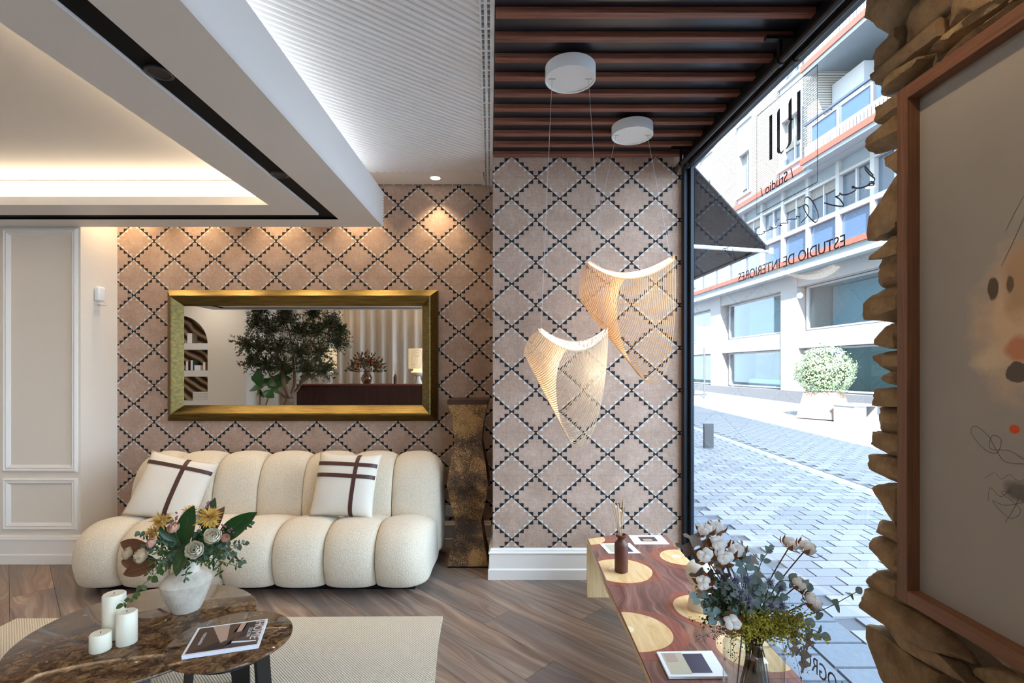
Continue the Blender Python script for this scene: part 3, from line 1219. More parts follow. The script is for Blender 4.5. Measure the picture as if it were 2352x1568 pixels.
def slab_mesh(name, w, l, mat, h=0.02):
    bm = BM()
    box(bm, 0, w, 0, l, -h, 0)
    for v in bm.verts:
        v.co.z += GSL * v.co.y
        if v.co.z > -h * 0.5:
            c = Vector((w / 2, l / 2, v.co.z))
            v.co.x += 0.002 * (1 if v.co.x < w / 2 else -1)
            v.co.y += 0.002 * (1 if v.co.y < l / 2 else -1)
    bmesh.ops.recalc_face_normals(bm, faces=bm.faces[:])
    me = bpy.data.meshes.new(name)
    bm.to_mesh(me)
    bm.free()
    me.materials.append(mat)
    return me


PX, PY = 0.235, 0.132
pav_me = slab_mesh('paver', PX - 0.008, PY - 0.008, PAVE)
rq = random.Random(5)
cells = []
for j in range(0, 150):
    y = 1.2 + j * PY
    for i in range(0, 50):
        x = 1.78 + i * PX + (0.5 * PX if j % 2 else 0)
        if x > 9.6 - 0.08 * y + 1.0:
            continue
        if 3.78 < x + PX / 2 < 4.04:      # the gutter strip takes this place
            continue
        px = CX + (x + PX / 2) * F / y
        py = CY + (EYE - gz(y)) * F / y
        if px > 2120 or px < 1540 or y > 14:
            continue
        cells.append((y, x, px))
cells.sort()
near, far = cells[:300], cells[300:]
for y, x, px in near:
    o = bpy.data.objects.new('paver', pav_me)
    o.location = (x, y, gz(y) + rq.uniform(-0.0015, 0.0015))
    o.parent = street
    COL.objects.link(o)
vs, fs = [], []
for y, x, px in far:
    b = len(vs)
    w, l = PX - 0.012, PY - 0.012
    z = rq.uniform(-0.001, 0.001)
    for (a, c) in ((0, 0), (w, 0), (w, l), (0, l)):
        vs.append((x + a, y + c, gz(y + c) + z))
    for (a, c) in ((0, 0), (w, 0), (w, l), (0, l)):
        vs.append((x + a, y + c, gz(y + c) - 0.02))
    fs += [(b, b + 1, b + 2, b + 3), (b, b + 4, b + 5, b + 1), (b + 1, b + 5, b + 6, b + 2), (b + 2, b + 6, b + 7, b + 3), (b + 3, b + 7, b + 4, b)]
tag(from_py('paver', vs, fs, PAVE2, street), kind='stuff')
o = from_py('paving_beyond', [(1.8, 14, gz(14)), (10.0, 14, gz(14)), (8.5, 60, gz(60)), (1.8, 60, gz(60)),
                              (1.8, 14, gz(14) - 0.02), (10.0, 14, gz(14) - 0.02), (8.5, 60, gz(60) - 0.02), (1.8, 60, gz(60) - 0.02)],
            [(0, 1, 2, 3), (7, 6, 5, 4), (0, 4, 5, 1), (1, 5, 6, 2), (2, 6, 7, 3), (3, 7, 4, 0)], PAVE2, street)
# gutter stones and the slate border along the shop front
gut_me = slab_mesh('gutter_stone', 0.20, 0.39, M('gutter_granite', S(150, 154, 160), 0.85).m)
for j in range(60):
    y = 1.2 + j * 0.40
    o = bpy.data.objects.new('gutter_stone', gut_me)
    o.location = (3.80, y, gz(y) - 0.002)
    o.parent = street
    COL.objects.link(o)
sl_me = slab_mesh('slate_slab', 0.272, 0.19, SLATE)
for j in range(30):
    for i in range(2):
        y = 1.0 + j * 0.205 + (0.1 if i else 0)
        o = bpy.data.objects.new('slate_slab', sl_me)
        o.location = (1.215 + i * 0.285, y, gz(y))
        o.parent = street
        COL.objects.link(o)

# ---- apartment house across the street
KX, KK = 11.0, 0.08


def fY(px):
    return KX / ((px - CX) / F + KK)


def fZ(px, py):
    return EYE - (py - CY) * fY(px) / F


def fpt(Y, o, Z):
    return (KX - KK * Y - o, Y, Z)


def fbox(bm, Y0, Y1, o0, o1, Z0, Z1):
    p = []
    for Z in (Z0, Z1):
        p += [fpt(Y0, o0, Z), fpt(Y0, o1, Z), fpt(Y1, o1, Z), fpt(Y1, o0, Z)]
    hexa(bm, p)


bld = thing('apartment_building', 'brick apartment house across the street with shopfront, coral bands and white balconies', 'building', fpt(20, 0, gz(20)))
BORG = Vector(bld.location)


def fob(name, *a, mat, parent=None):
    bm = BM()
    fbox(bm, *a)
    for v in bm.verts:
        v.co -= BORG
    return from_bm(name, bm, mat, parent or bld)


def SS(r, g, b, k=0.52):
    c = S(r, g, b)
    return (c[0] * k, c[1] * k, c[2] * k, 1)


BRICK = M('pale_brick', rough=0.9, spec=0.2)
_bt = BRICK.n('ShaderNodeTexBrick')
_x, _y, _z = BRICK.xyz(BRICK.obj())
BRICK.nt.links.new(BRICK.comb(_y, _z, 0.0), _bt.inputs['Vector'])
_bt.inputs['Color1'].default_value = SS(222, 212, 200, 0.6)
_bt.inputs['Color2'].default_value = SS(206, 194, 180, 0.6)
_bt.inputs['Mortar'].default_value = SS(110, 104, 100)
_bt.inputs['Scale'].default_value = 1.0
_bt.inputs['Brick Width'].default_value = 0.26
_bt.inputs['Row Height'].default_value = 0.075
_bt.inputs['Mortar Size'].default_value = 0.010
BRICK.set('Base Color', _bt.outputs['Color'])
BRICK = BRICK.m
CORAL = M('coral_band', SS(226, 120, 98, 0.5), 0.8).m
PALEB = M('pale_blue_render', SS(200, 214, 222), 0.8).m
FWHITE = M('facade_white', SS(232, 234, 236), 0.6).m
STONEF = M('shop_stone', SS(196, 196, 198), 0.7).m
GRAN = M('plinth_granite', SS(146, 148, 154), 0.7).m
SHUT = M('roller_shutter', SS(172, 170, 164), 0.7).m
PANEB = M('pane_blue', S(72, 100, 132), 0.12, 0.0, 0.8).m
PANED = M('pane_slate', S(88, 104, 120), 0.12, 0.0, 0.8).m
SHOPG = glass('shop_glass', (0.80, 0.90, 0.94, 1), 0.02, 1.5, 0.35)
RAILM = M('balcony_rail', S(70, 84, 104), 0.5).m

# core of the house
fob('house_core', 6.0, 48.0, -8.0, -1.6, -0.5, 17.0, mat=STONEF)
# ground floor: stone piers, lintels, spandrels, plinth
piers = [(9.0, 10.2), (fY(1830), fY(1793)), (fY(1655), fY(1632)), (29.0, 30.0), (38, 40)]
for a, b in piers:
    fob('stone_pier', a, b, -1.6, 0.0, gz(a) - 0.3, 4.56, mat=STONEF)
fob('plinth', 9.0, 42, -1.6, 0.03, -0.3, 0.62, mat=GRAN)
fob('lintel', 9.0, 42, -1.55, -0.02, 4.12, 4.56, mat=STONEF)
fob('spandrel', 9.0, 42, -0.5, -0.06, 2.06, 2.62, mat=STONEF)
YEL = M('shop_yellow_wall', S(206, 196, 120), 0.8).m
GRN = M('shop_grey_wall', S(122, 138, 132), 0.8).m
BLND = M('shop_blind', S(150, 176, 186), 0.8).m
bays = [(10.25, fY(1834)), (fY(1790), fY(1660)), (fY(1630), 28.9)]
for k, (a, b) in enumerate(bays):
    for z0, z1, nm in ((0.66, 2.04, 'shop_window'), (2.66, 4.1, 'mezzanine_window')):
        wn = fob(nm, a, b, -0.33, -0.31, z0, z1, mat=SHOPG)
        for ya in (a, b - 0.06):
            fob('shop_frame', ya, ya + 0.06, -0.36, -0.26, z0, z1, mat=FWHITE, parent=wn)
        for za in (z0, z1 - 0.05):
            fob('shop_frame', a, b, -0.36, -0.26, za, za + 0.05, mat=FWHITE, parent=wn)
    fob('shop_interior', a, b, -1.58, -1.45, 0.6, 2.1, mat=[GRN, YEL, GRN][k])
    fob('mezzanine_blind', a, b, -1.2, -1.15, 2.6, 4.1, mat=BLND)
# pictures and furniture in the shop windows
for (x0, x1, y0, y1), c in (((1686, 1720, 812, 862), (128, 92, 96)), ((1724, 1762, 812, 864), (132, 84, 78)), ((1772, 1788, 804, 846), (110, 96, 84))):
    Ya, Yb = fY(x1) + 0.6, fY(x0) + 0.9
    a = M('shop_picture_paint')
    n = a.noise(a.obj(), 3.5, 4, 0.6, 0, 'Color')
    a.set('Base Color', a.mix(0.45, n, S(*c)))
    fob('shop_picture', Ya, Yb, -1.44, -1.38, fZ(x0, y1) + 0.05, fZ(x0, y0) - 0.05, mat=a.m)
fob('shop_counter', 17.5, 21.5, -1.4, -0.9, 0.6, 0.95, mat=M('shop_counter_white', S(190, 200, 210), 0.6).m)
fob('shop_teal_board', 12.2, 13.4, -1.44, -1.36, 0.9, 1.7, mat=M('shop_teal', S(60, 150, 180), 0.6).m)
fob('shop_hanging', 12.6, 13.8, -1.44, -1.36, 1.75, 2.0, mat=M('shop_plum', S(92, 86, 108), 0.6).m)
fob('street_plate', fY(1916), fY(1889), -0.25, -0.23, 1.80, 1.99, mat=M('plate_blue', S(70, 110, 200), 0.5).m)
# cornice, coral bands, first-floor glazing
for za, zb in ((4.56, 4.86), (7.56, 7.72)):
    fob('pale_soffit', 9, 42, -1.6, 0.30, za, zb, mat=PALEB)
fob('coral_band', 9, 42, 0.0, 0.36, 4.86, 5.02, mat=CORAL)
fob('coral_band', 9, 42, 0.0, 0.34, 7.72, 7.90, mat=CORAL)
mull = [12.4, 13.75, 15.05, 16.4, 17.7, 18.97, 20.26, 21.5, 22.75, 24.05, 25.3, 26.6, 27.9, 29.2]
for k, y in enumerate(mull):
    fob('glazing_mullion', y - 0.07, y + 0.07, -0.12, 0.04, 5.02, 7.56, mat=FWHITE)
fob('glazing_transom', 9, 40, -0.11, 0.03, 5.95, 6.10, mat=FWHITE)
fob('glazing_transom', 9, 40, -0.11, 0.03, 7.10, 7.18, mat=FWHITE)
fob('glazing_transom', 9, 40, -0.11, 0.03, 5.02, 5.10, mat=FWHITE)
for a, b in zip(mull[:-1], mull[1:]):
    fob('spandrel_pane', a + 0.07, b - 0.07, -0.10, -0.06, 5.10, 5.95, mat=PANEB)
    fob('header_panel', a + 0.07, b - 0.07, -0.10, -0.05, 7.18, 7.56, mat=PALEB)
    shut = rq.choice((0.0, 0.0, 0.22, 0.3))
    wn = fob('window', a + 0.07, b - 0.07, -0.12, -0.09, 6.10, 7.10 - shut, mat=PANED)
    fob('sash', (a + b) / 2 - 0.03, (a + b) / 2 + 0.03, -0.09, -0.03, 6.10, 7.10, mat=FWHITE, parent=wn)
    if shut:
        fob('shutter', a + 0.07, b - 0.07, -0.08, -0.04, 7.10 - shut, 7.10, mat=SHUT, parent=wn)
# brick storeys with their windows
ROWS = [(8.36, 10.05), (11.30, 13.0), (14.2, 15.9)]
COLS = [(16.66, 17.92), (19.72, 20.72), (22.9, 24.0), (26.0, 27.2), (29.5, 30.7), (33, 34.2)]
ys = [16.0] + [v for c in COLS for v in c] + [42.0]
for i in range(0, len(ys) - 1, 1):
    a, b = ys[i], ys[i + 1]
    if i % 2 == 0:
        fob('brick_wall', a, b, -1.6, 0.0, 7.9, 17.0, mat=BRICK)
    else:
        zz = 7.9
        for r0, r1 in ROWS:
            fob('brick_spandrel', a, b, -1.6, -0.01, zz, r0, mat=FWHITE)
            wn = fob('window', a, b, -0.24, -0.20, r0, r1, mat=PANED)
            fob('window_surround', a, a + 0.09, -0.3, 0.035, r0, r1, mat=FWHITE, parent=wn)
            fob('window_surround', b - 0.09, b, -0.3, 0.035, r0, r1, mat=FWHITE, parent=wn)
            fob('window_sill', a - 0.05, b + 0.05, -0.3, 0.07, r0 - 0.07, r0 + 0.03, mat=FWHITE, parent=wn)
            fob('blind', a + 0.09, b - 0.09, -0.19, -0.16, r0 + rq.uniform(0.25, 0.7), r1, mat=SHUT, parent=wn)
            fob('sash', (a + b) / 2 - 0.03, (a + b) / 2 + 0.03, -0.2, -0.14, r0, r1, mat=FWHITE, parent=wn)
            zz = r1
        fob('brick_spandrel', a, b, -1.6, -0.01, zz, 17.0, mat=FWHITE)
# balconies
for zf in (7.9, 10.80, 13.7):
    bal = fob('balcony_slab', 8.0, 15.75, -1.6, 0.62, zf - 0.30, zf - 0.18, mat=PALEB)
    fob('balcony_edge', 8.0, 15.8, 0.0, 0.66, zf - 0.18, zf, mat=CORAL, parent=bal)
    y = 8.1
    while y < 15.7:
        fob('picket', y, y + 0.07, 0.55, 0.60, zf, zf + 0.34, mat=FWHITE, parent=bal)
        y += 0.125
    y = 8.2
    while y < 15.2:
        fob('balcony_panel', y + 0.05, y + 1.1, 0.53, 0.545, zf + 0.36, zf + 0.86, mat=PANEB, parent=bal)
        fob('panel_frame', y + 0.02, y + 1.14, 0.54, 0.57, zf + 0.86, zf + 0.91, mat=FWHITE, parent=bal)
        fob('panel_frame', y + 0.02, y + 1.14, 0.54, 0.57, zf + 0.33, zf + 0.37, mat=FWHITE, parent=bal)
        fob('panel_frame', y + 0.0, y + 0.05, 0.54, 0.57, zf + 0.33, zf + 0.91, mat=FWHITE, parent=bal)
        y += 1.22
    fob('handrail', 8.0, 15.7, 0.53, 0.60, zf + 1.0, zf + 1.06, mat=RAILM, parent=bal)
    fob('balcony_wall', 8.0, 14.0, -1.6, -1.45, zf, zf + 2.6, mat=BRICK, parent=bal)
    fob('balcony_door', 11.6, 13.0, -1.45, -1.40, zf, zf + 2.2, mat=PANED, parent=bal)
    fob('balcony_pillar', 15.5, 16.0, -1.6, 0.3, zf, zf + 2.6, mat=BRICK, parent=bal)
    cab = fob('storage_cabinet', 14.2, 15.45, -1.2, -0.1, zf, zf + 2.15, mat=FWHITE, parent=bal)

# ---- street furniture
b = gpt(1618, 915)
sg = thing('street_sign', 'white rectangular street sign on thin pole before the shopfronts', 'sign', b)
tubeo('pole', [(0, 0, 0), (0, 0, 2.8)], 0.03, GREYMETAL, sg, 8)
bm = BM()
box(bm, -0.30, 0.30, -0.03, -0.0301 + 0.05, 1.92, 2.72, 0.015, 2)
from_bm('sign_plate', bm, FWHITE, sg)
b = gpt(1589, 908)
lp = thing('lamp_post', 'tall pale lamp post with dark band at the left edge of the window', 'lamp post', b)
tubeo('post', [(0, 0, 0), (0, 0, 4.4)], 0.075, FWHITE, lp, 12)
tubeo('band', [(0, 0, 1.05), (0, 0, 1.85)], 0.082, GREYMETAL, lp, 12)
tubeo('foot', [(0, 0, 0), (0, 0, 0.25)], 0.11, GREYMETAL, lp, 12)
boxo('lantern', -0.5, 0.15, -0.12, 0.12, 4.4, 4.52, GREYMETAL, lp)

b = gpt(1627, 1029)
bo = thing('bollard', 'short grey steel bollard standing on the shaded paving', 'bollard', b)
bm = BM()
box(bm, -0.078, 0.078, -0.03, 0.03, -0.01, 0.40, 0.008, 2)
from_bm('post', bm, M('bollard_grey', S(66, 68, 72), 0.6).m, bo)
boxo('foot_plate', -0.1, 0.1, -0.05, 0.05, -0.012, 0.004, GREYMETAL, bo)

# corten planter with a round shrub
b = gpt(1908, 966)
b.x += 0.12
b.y += 0.45
b.z = gz(b.y)
pt = thing('planter', 'tapered steel planter with a round variegated shrub on the sunny paving', 'planter', b, rot=(0, 0, math.radians(38)))
bm = BM()
w0, w1, hp = 0.46, 0.33, 0.66
hexa(bm, [(-w0, -w0, 0.02), (w0, -w0, 0.02), (w0, w0, 0.02), (-w0, w0, 0.02), (-w1, -w1, hp), (w1, -w1, hp), (w1, w1, hp), (-w1, w1, hp)])
from_bm('tub', bm, M('corten', S(150, 128, 116), 0.7, 0.2).m, pt)
boxo('foot', -0.4, 0.4, -0.4, 0.4, -0.01, 0.03, BLACK, pt)
bm = BM()
bmesh.ops.create_icosphere(bm, subdivisions=3, radius=0.48)
for v in bm.verts:
    v.co *= 1 + 0.16 * mn.noise(v.co * 5)
    v.co.z = v.co.z * 0.92 + hp + 0.50
from_bm('shrub_core', bm, LDARK, pt, 180)
vs, fs = [], []
rl = random.Random(2)
for i in range(5200):
    d = Vector((rl.gauss(0, 1), rl.gauss(0, 1), rl.gauss(0, 1))).normalized()
    r = 0.56 + rl.random() ** 2 * 0.10 + 0.06 * mn.noise(d * 3)
    if rl.random() < 0.02:
        r += 0.14
    c = Vector((d.x * r, d.y * r, d.z * r * 0.95 + hp + 0.50))
    t = (d.cross(Vector((rl.gauss(0, 1), rl.gauss(0, 1), rl.gauss(0, 1)))).normalized() + d * rl.uniform(0, 0.9)).normalized()
    s = t.cross(d)
    if s.length < 0.1:
        continue
    s.normalize()
    L, w = rl.uniform(0.04, 0.07), 0.014
    k = len(vs)
    vs += [c, c + t * L * 0.5 + s * w, c + t * L, c + t * L * 0.5 - s * w]
    fs.append((k, k + 1, k + 2, k + 3))
VARI = leafm('variegated_leaf', (96, 140, 84), (214, 226, 190), 0.5)
tag(from_py('leaves', vs, fs, VARI, pt), kind='stuff')

b = gpt(1985, 975)
wb = thing('cabinet', 'white low utility cabinet with scribbled front beside the planter', 'cabinet', (b.x, b.y + 0.3, gz(b.y + 0.3)), rot=(0, 0, math.radians(12)))
bm = BM()
box(bm, -0.30, -0.26, -0.28, 0.28, -0.01, 0.40)
box(bm, 0.26, 0.30, -0.28, 0.28, -0.01, 0.40)
box(bm, -0.32, 0.32, -0.30, 0.30, 0.40, 0.44)
from_bm('shell', bm, FWHITE, wb)
boxo('front_panel', -0.26, 0.02, -0.27, -0.24, -0.005, 0.40, PALEB, wb)

# ---- neighbour's awning seen through the far end of the glass
aw = thing('awning', 'dark grey neighbour awning with white arm outside the glass', 'awning', (gx(3.4), 3.4, 2.72))
AWF = M('awning_fabric', S(52, 58, 66), 0.8).m
p0, p1 = at(1590, 380, 3.4), at(1762, 568, 3.4)
ox = Vector(aw.location)
a0, a1 = p0 - ox, p1 - ox
a0.x = max(a0.x, 0.02)
ln = 7.0
sl = Vector((-0.056 * ln, ln, 0))
bm = BM()
th = Vector((0.0, 0, 0.012))
hexa(bm, [a0, a1, a1 + sl, a0 + sl, a0 + th, a1 + th, a1 + sl + th, a0 + sl + th])
from_bm('awning_fabric', bm, AWF, aw)
tubeo('front_bar', [a1 + Vector((0, 0, -0.0)), a1 + sl], 0.014, BLACK, aw, 10)
q0, q1 = at(1580, 565, 3.43) - ox, at(1768, 577, 3.43) - ox
tubeo('awning_arm', [q0, q1], 0.014, WHITEMETAL, aw, 10)
bm = BM()
lathe(bm, [(0, -0.02), (0.022, -0.02), (0.022, 0.02), (0, 0.02)], 14)
o = from_bm('arm_knuckle', bm, WHITEMETAL, aw, 40)
o.location = q1
boxo('awning_cassette', -0.12, 0.03, -0.02, 6.8, 0.0, 0.12, BLACK, aw)

# ---- lettering on the glass (reads from the street, so mirrored from inside)
INK = M('vinyl_navy', S(20, 24, 44), 0.6).m
let = thing('glass_lettering', 'navy vinyl lettering and logo on the shop window', 'lettering', (gx(2.2) + 0.0145, 2.2, 0.0))
LORG = Vector(let.location)


def gl(px, py):
    Y = (1.13 + 0.056 * 3.264 + 0.0145) / ((px - CX) / F + 0.056)
    return at(px, py, Y) - LORG


def gpoly(name, pts):
    """flat vinyl piece on the glass, given by its outline"""
    vs = [gl(*p) for p in pts]
    n = len(vs)
    out = Vector((0.0008, 0, 0))
    return from_py(name, vs + [v + out for v in vs], [tuple(range(n)), tuple(range(2 * n - 1, n - 1, -1))] +
                   [(i, (i + 1) % n, n + (i + 1) % n, n + i) for i in range(n)], INK, let)


def gstroke(name, pts, w=1.3, sub=5):
    """pen stroke on the glass"""
    p = cat(pts, sub) if len(pts) > 2 else pts
    v3 = [gl(*q) for q in p]
    bm = BM()
    n = len(v3)
    prev = None
    ra, rb = [], []
    for i, v in enumerate(v3):
        d = (v3[min(i + 1, n - 1)] - v3[max(i - 1, 0)]).normalized()
        s = Vector((1, 0, 0)).cross(d).normalized()
        ww = w * 0.0027 / 2
        ra.append(bm.verts.new(v + s * ww))
        rb.append(bm.verts.new(v - s * ww))
    for i in range(n - 1):
        bm.faces.new((ra[i], ra[i + 1], rb[i + 1], rb[i]))
    return from_bm(name, bm, INK, let)


def z4(x, y):      # coordinates read in the logo close-up
    return (1640 + x / 6.031, 160 + y / 6.031)


def z3(x, y):      # coordinates read in the script close-up
    return (1600 + x / 4.9, 340 + y / 4.9)


gpoly('letter_bar', [z4(*p) for p in ((766, 640), (805, 617), (805, 1238), (766, 1258))])
gpoly('letter_curve', [z4(*p) for p in ((872, 600), (885, 565), (912, 530), (912, 1110), (925, 1145), (975, 1100), (955, 1140), (918, 1188), (925, 1160), (890, 1160), (872, 1140))])
gpoly('letter_curve', [z4(*p) for p in ((1030, 470), (1045, 425), (1075, 380), (1075, 670), (1095, 685), (1075, 705), (1075, 970), (1060, 1030), (1020, 1085), (985, 1110), (1015, 1060), (1030, 1010), (1030, 770), (1060, 705), (1030, 695))])
gpoly('letter_bar', [z4(*p) for p in ((1150, 315), (1196, 278), (1196, 965), (1150, 988))])
for a, b in (((592, 650), (1432, -70)), ((1432, -70), (1432, 1555)), ((592, 650), (592, 2010)), ((592, 2010), (1432, 1555))):
    gstroke('logo_border', [z4(*a), z4(*b)], 1.4)
# script: three words
gstroke('script_stroke', [z3(*p) for p in ((1990, 310), (1940, 255), (1895, 205), (1900, 240), (1950, 300), (2005, 345), (1990, 380), (1955, 380), (1940, 415), (1975, 425), (2000, 395), (1960, 400), (1880, 440), (1800, 450), (1760, 430), (1750, 445), (1790, 450), (1780, 480), (1700, 520), (1640, 525), (1610, 505), (1610, 525), (1580, 545), (1560, 545), (1610, 575), (1655, 640), (1620, 655), (1520, 640), (1435, 615))], 1.9)
gstroke('script_stroke', [z3(*p) for p in ((1210, 605), (1225, 560), (1260, 555), (1310, 610), (1355, 700), (1370, 780), (1340, 835), (1290, 800), (1240, 740), (1205, 670), (1215, 635), (1250, 650), (1265, 710), (1240, 770), (1175, 840))], 1.9)
gstroke('script_stroke', [z3(*p) for p in ((1165, 735), (1160, 775), (1120, 765), (1125, 795), (1060, 800), (1010, 810), (1030, 840), (960, 845), (940, 855), (960, 875), (920, 870), (900, 895), (860, 900), (830, 885), (825, 915), (855, 915), (850, 900), (800, 930), (750, 940), (770, 950), (730, 970), (690, 975), (660, 960), (655, 985), (690, 985), (670, 1005), (620, 1000), (590, 1020), (610, 1040), (590, 1060), (560, 1045), (525, 1050))], 1.5, 4)
gstroke('script_stroke', [z3(*p) for p in ((930, 805), (915, 800), (905, 820), (892, 825))], 1.4)
gstroke('script_stroke', [z3(497, 1060), z3(465, 1075)], 1.6)
gstroke('script_stroke', [z3(360, 975), z3(395, 1110), z3(435, 1245)], 1.4)
gstroke('script_stroke', [z3(303, 1015), z3(340, 1110), z3(375, 1235)], 1.4)
gstroke('script_stroke', [z3(*p) for p in ((470, 1080), (400, 1090), (330, 1130), (300, 1130), (300, 1155), (330, 1150), (310, 1185), (260, 1190), (235, 1175), (245, 1195), (215, 1195), (245, 1240), (235, 1262), (200, 1250), (162, 1220))], 1.4)


def glass_text(body, Ystart, Yend, Z, size, name='letter'):
    me = text_mesh(body, size)
    xs = [v.co.x for v in me.vertices]
    k = (Yend - Ystart) / (max(xs) - min(xs))
    x0 = min(xs)
    for v in me.vertices:
        Y = Ystart + (v.co.x - x0) * k
        v.co = Vector((gx(Y) + 0.0145 + v.co.z, Y, Z + v.co.y)) - LORG
    me.flip_normals()
    return link(name, me, INK, let)


def gY(px):
    return (1.13 + 0.056 * 3.264 + 0.0145) / ((px - CX) / F + 0.056)


glass_text('ESTUDIO DE INTERIORES', gY(1941), gY(1696), 1.800, 0.066, 'sign_line')
glass_text('/ Studio /', gY(1822), gY(1747), at(0, 428, gY(1785)).z - 0.004, 0.066, 'sign_line')
glass_text('LOGROÑO', gY(1936), gY(1936) + (gY(1858) - gY(1936)) * 7 / 4, at(0, 1575, gY(1905)).z, 0.088, 'sign_line')
glass_text('rqhstudio', gY(1880), gY(1740), at(0, 1556, gY(1828)).z - 0.01, 0.052, 'sign_line')

# ================================================================ SOFA
SX0, SX1 = -2.63, -0.50
NCH = 7
sofa = thing('sofa', 'cream boucle channel-tufted sofa standing in the wallpapered alcove', 'sofa', ((SX0 + SX1) / 2, 3.4, 0))
SORG = Vector(sofa.location)
seat_p = cat([(3.74, 0.05), (3.30, 0.045), (3.03, 0.045), (2.965, 0.085), (2.935, 0.18), (2.945, 0.28), (3.00, 0.365), (3.12, 0.415), (3.27, 0.405), (3.40, 0.375), (3.60, 0.345), (3.75, 0.30)], 4, True)
back_p = cat([(3.50, 0.06), (3.43, 0.20), (3.385, 0.35), (3.395, 0.50), (3.43, 0.63), (3.50, 0.73), (3.60, 0.765), (3.70, 0.745), (3.765, 0.66), (3.785, 0.50), (3.79, 0.30), (3.78, 0.08)], 4, True)


def channel(name, prof, x0, x1, lend, rend, D=0.20):
    n = len(prof)
    cy = sum(p[0] for p in prof) / n
    cz = sum(p[1] for p in prof) / n
    w = x1 - x0
    NT = 14
    rings = []
    vs, fs = [], []
    for k in range(NT + 1):
        t = -1 + 2 * k / NT
        t = math.sin(t * PI / 2)
        D_ = (0.42 if (t < 0 and lend) or (t > 0 and rend) else D)
        pw = 2.0 if D_ > 0.3 else 2.4
        f = D_ * (1 - (1 - abs(t) ** pw) ** (1 / pw))
        x = (x0 + x1) / 2 + t * w / 2
        ring = []
        for (y, z) in prof:
            # pull towards the middle of the profile, but keep the bottom flat
            yy = y + (cy - y) * f
            zz = z + (cz - z) * f * (0.25 if z < 0.1 else 1.0)
            ring.append(len(vs))
            vs.append(Vector((x, yy, zz)) - SORG)
        rings.append(ring)
    for A, B in zip(rings[:-1], rings[1:]):
        for i in range(n):
            j = (i + 1) % n
            fs.append((A[i], A[j], B[j], B[i]))
    fs.append(tuple(rings[0][::-1]))
    fs.append(tuple(rings[-1]))
    return from_py(name, vs, fs, BOUCLE, sofa, 70)


cw = (SX1 - SX0) / NCH
for i in range(NCH):
    a, b = SX0 + i * cw, SX0 + (i + 1) * cw
    channel('back_channel', back_p, a + (0.03 if i == 0 else 0.001), b - 0.001 + (0.0 if i < NCH - 1 else 0.02), i == 0, i == NCH - 1, 0.16)
    channel('seat_channel', seat_p, a, b - 0.001, i == 0, i == NCH - 1)
boxo('sofa_base', -0.98, 0.98, -0.30, 0.30, 0.0, 0.06, BLACK, sofa)


# ================================================================ PILLOWS
def pillow(label, loc, rot, stripes, size=0.21):
    t = thing('throw_pillow', label, 'pillow', loc, 'throw pillows on the sofa')
    t.rotation_euler = rot
    T = 0.075

    def pt(u, v, side, off=0.0):
        # corners pulled out a little, sides drawn in
        k = 1 - 0.07 * (1 - abs(v) ** 2.5) * abs(u) ** 6
        m = 1 - 0.07 * (1 - abs(u) ** 2.5) * abs(v) ** 6
        h = T * max(0.0, (1 - abs(u) ** 3.2)) ** 0.55 * max(0.0, (1 - abs(v) ** 3.2)) ** 0.55
        return Vector((u * size * k, side * (h + off), v * size * m + size))
    N = 22
    vs, fs = [], []
    for side in (-1, 1):
        b = len(vs)
        for i in range(N + 1):
            for j in range(N + 1):
                vs.append(pt(-1 + 2 * i / N, -1 + 2 * j / N, side))
        for i in range(N):
            for j in range(N):
                q = (b + i * (N + 1) + j, b + (i + 1) * (N + 1) + j, b + (i + 1) * (N + 1) + j + 1, b + i * (N + 1) + j + 1)
                fs.append(q if side < 0 else q[::-1])
    o = from_py('cushion', vs, fs, PILLOW, t, 180)
    bm = BM()
    bm.from_mesh(o.data)
    bmesh.ops.remove_doubles(bm, verts=bm.verts[:], dist=0.0005)
    bm.to_mesh(o.data)
    bm.free()
    for kind, c in stripes:
        vs, fs = [], []
        n = 30
        hw = 0.062
        for i in range(n + 1):
            s = -0.985 + 1.97 * i / n
            for d in (-hw, 0, hw):
                vs.append(pt(c + d, s, -1, 0.0025) if kind == 'v' else pt(s, c + d, -1, 0.0025))
        for i in range(n):
            for k in (0, 1):
                q = (3 * i + k, 3 * i + 3 + k, 3 * i + 4 + k, 3 * i + 1 + k)
                fs.append(q)
        from_py('leather_stripe', vs, fs, LEATHER, o, 180)
    return t


pillow('cream throw pillow with crossed leather stripes leaning at the sofa\'s left end', (-2.265, 3.235, 0.375), (math.radians(-24), math.radians(14), math.radians(10)), [('v', 0.18), ('h', 0.62)], 0.215)
pillow('cream throw pillow with two horizontal leather stripes on the sofa\'s right half', (-1.085, 3.215, 0.40), (math.radians(-20), math.radians(2), math.radians(-4)), [('v', 0.36), ('h', 0.60), ('h', 0.24)], 0.21)

# ================================================================ MIRROR
mx0, mx1 = at(388, 0, 3.82).x, at(1006, 0, 3.82).x
mz0, mz1 = at(0, 966, 3.82).z, at(0, 667, 3.82).z
mir = thing('wall_mirror', 'wide rectangular mirror in a brushed brass frame above the sofa', 'mirror', ((mx0 + mx1) / 2, YB, mz0))
MO = Vector(mir.location)
prof = [(0.0, 0.002), (0.0, 0.045), (0.047, 0.092), (0.055, 0.094), (0.062, 0.090), (0.118, 0.034), (0.122, 0.006)]
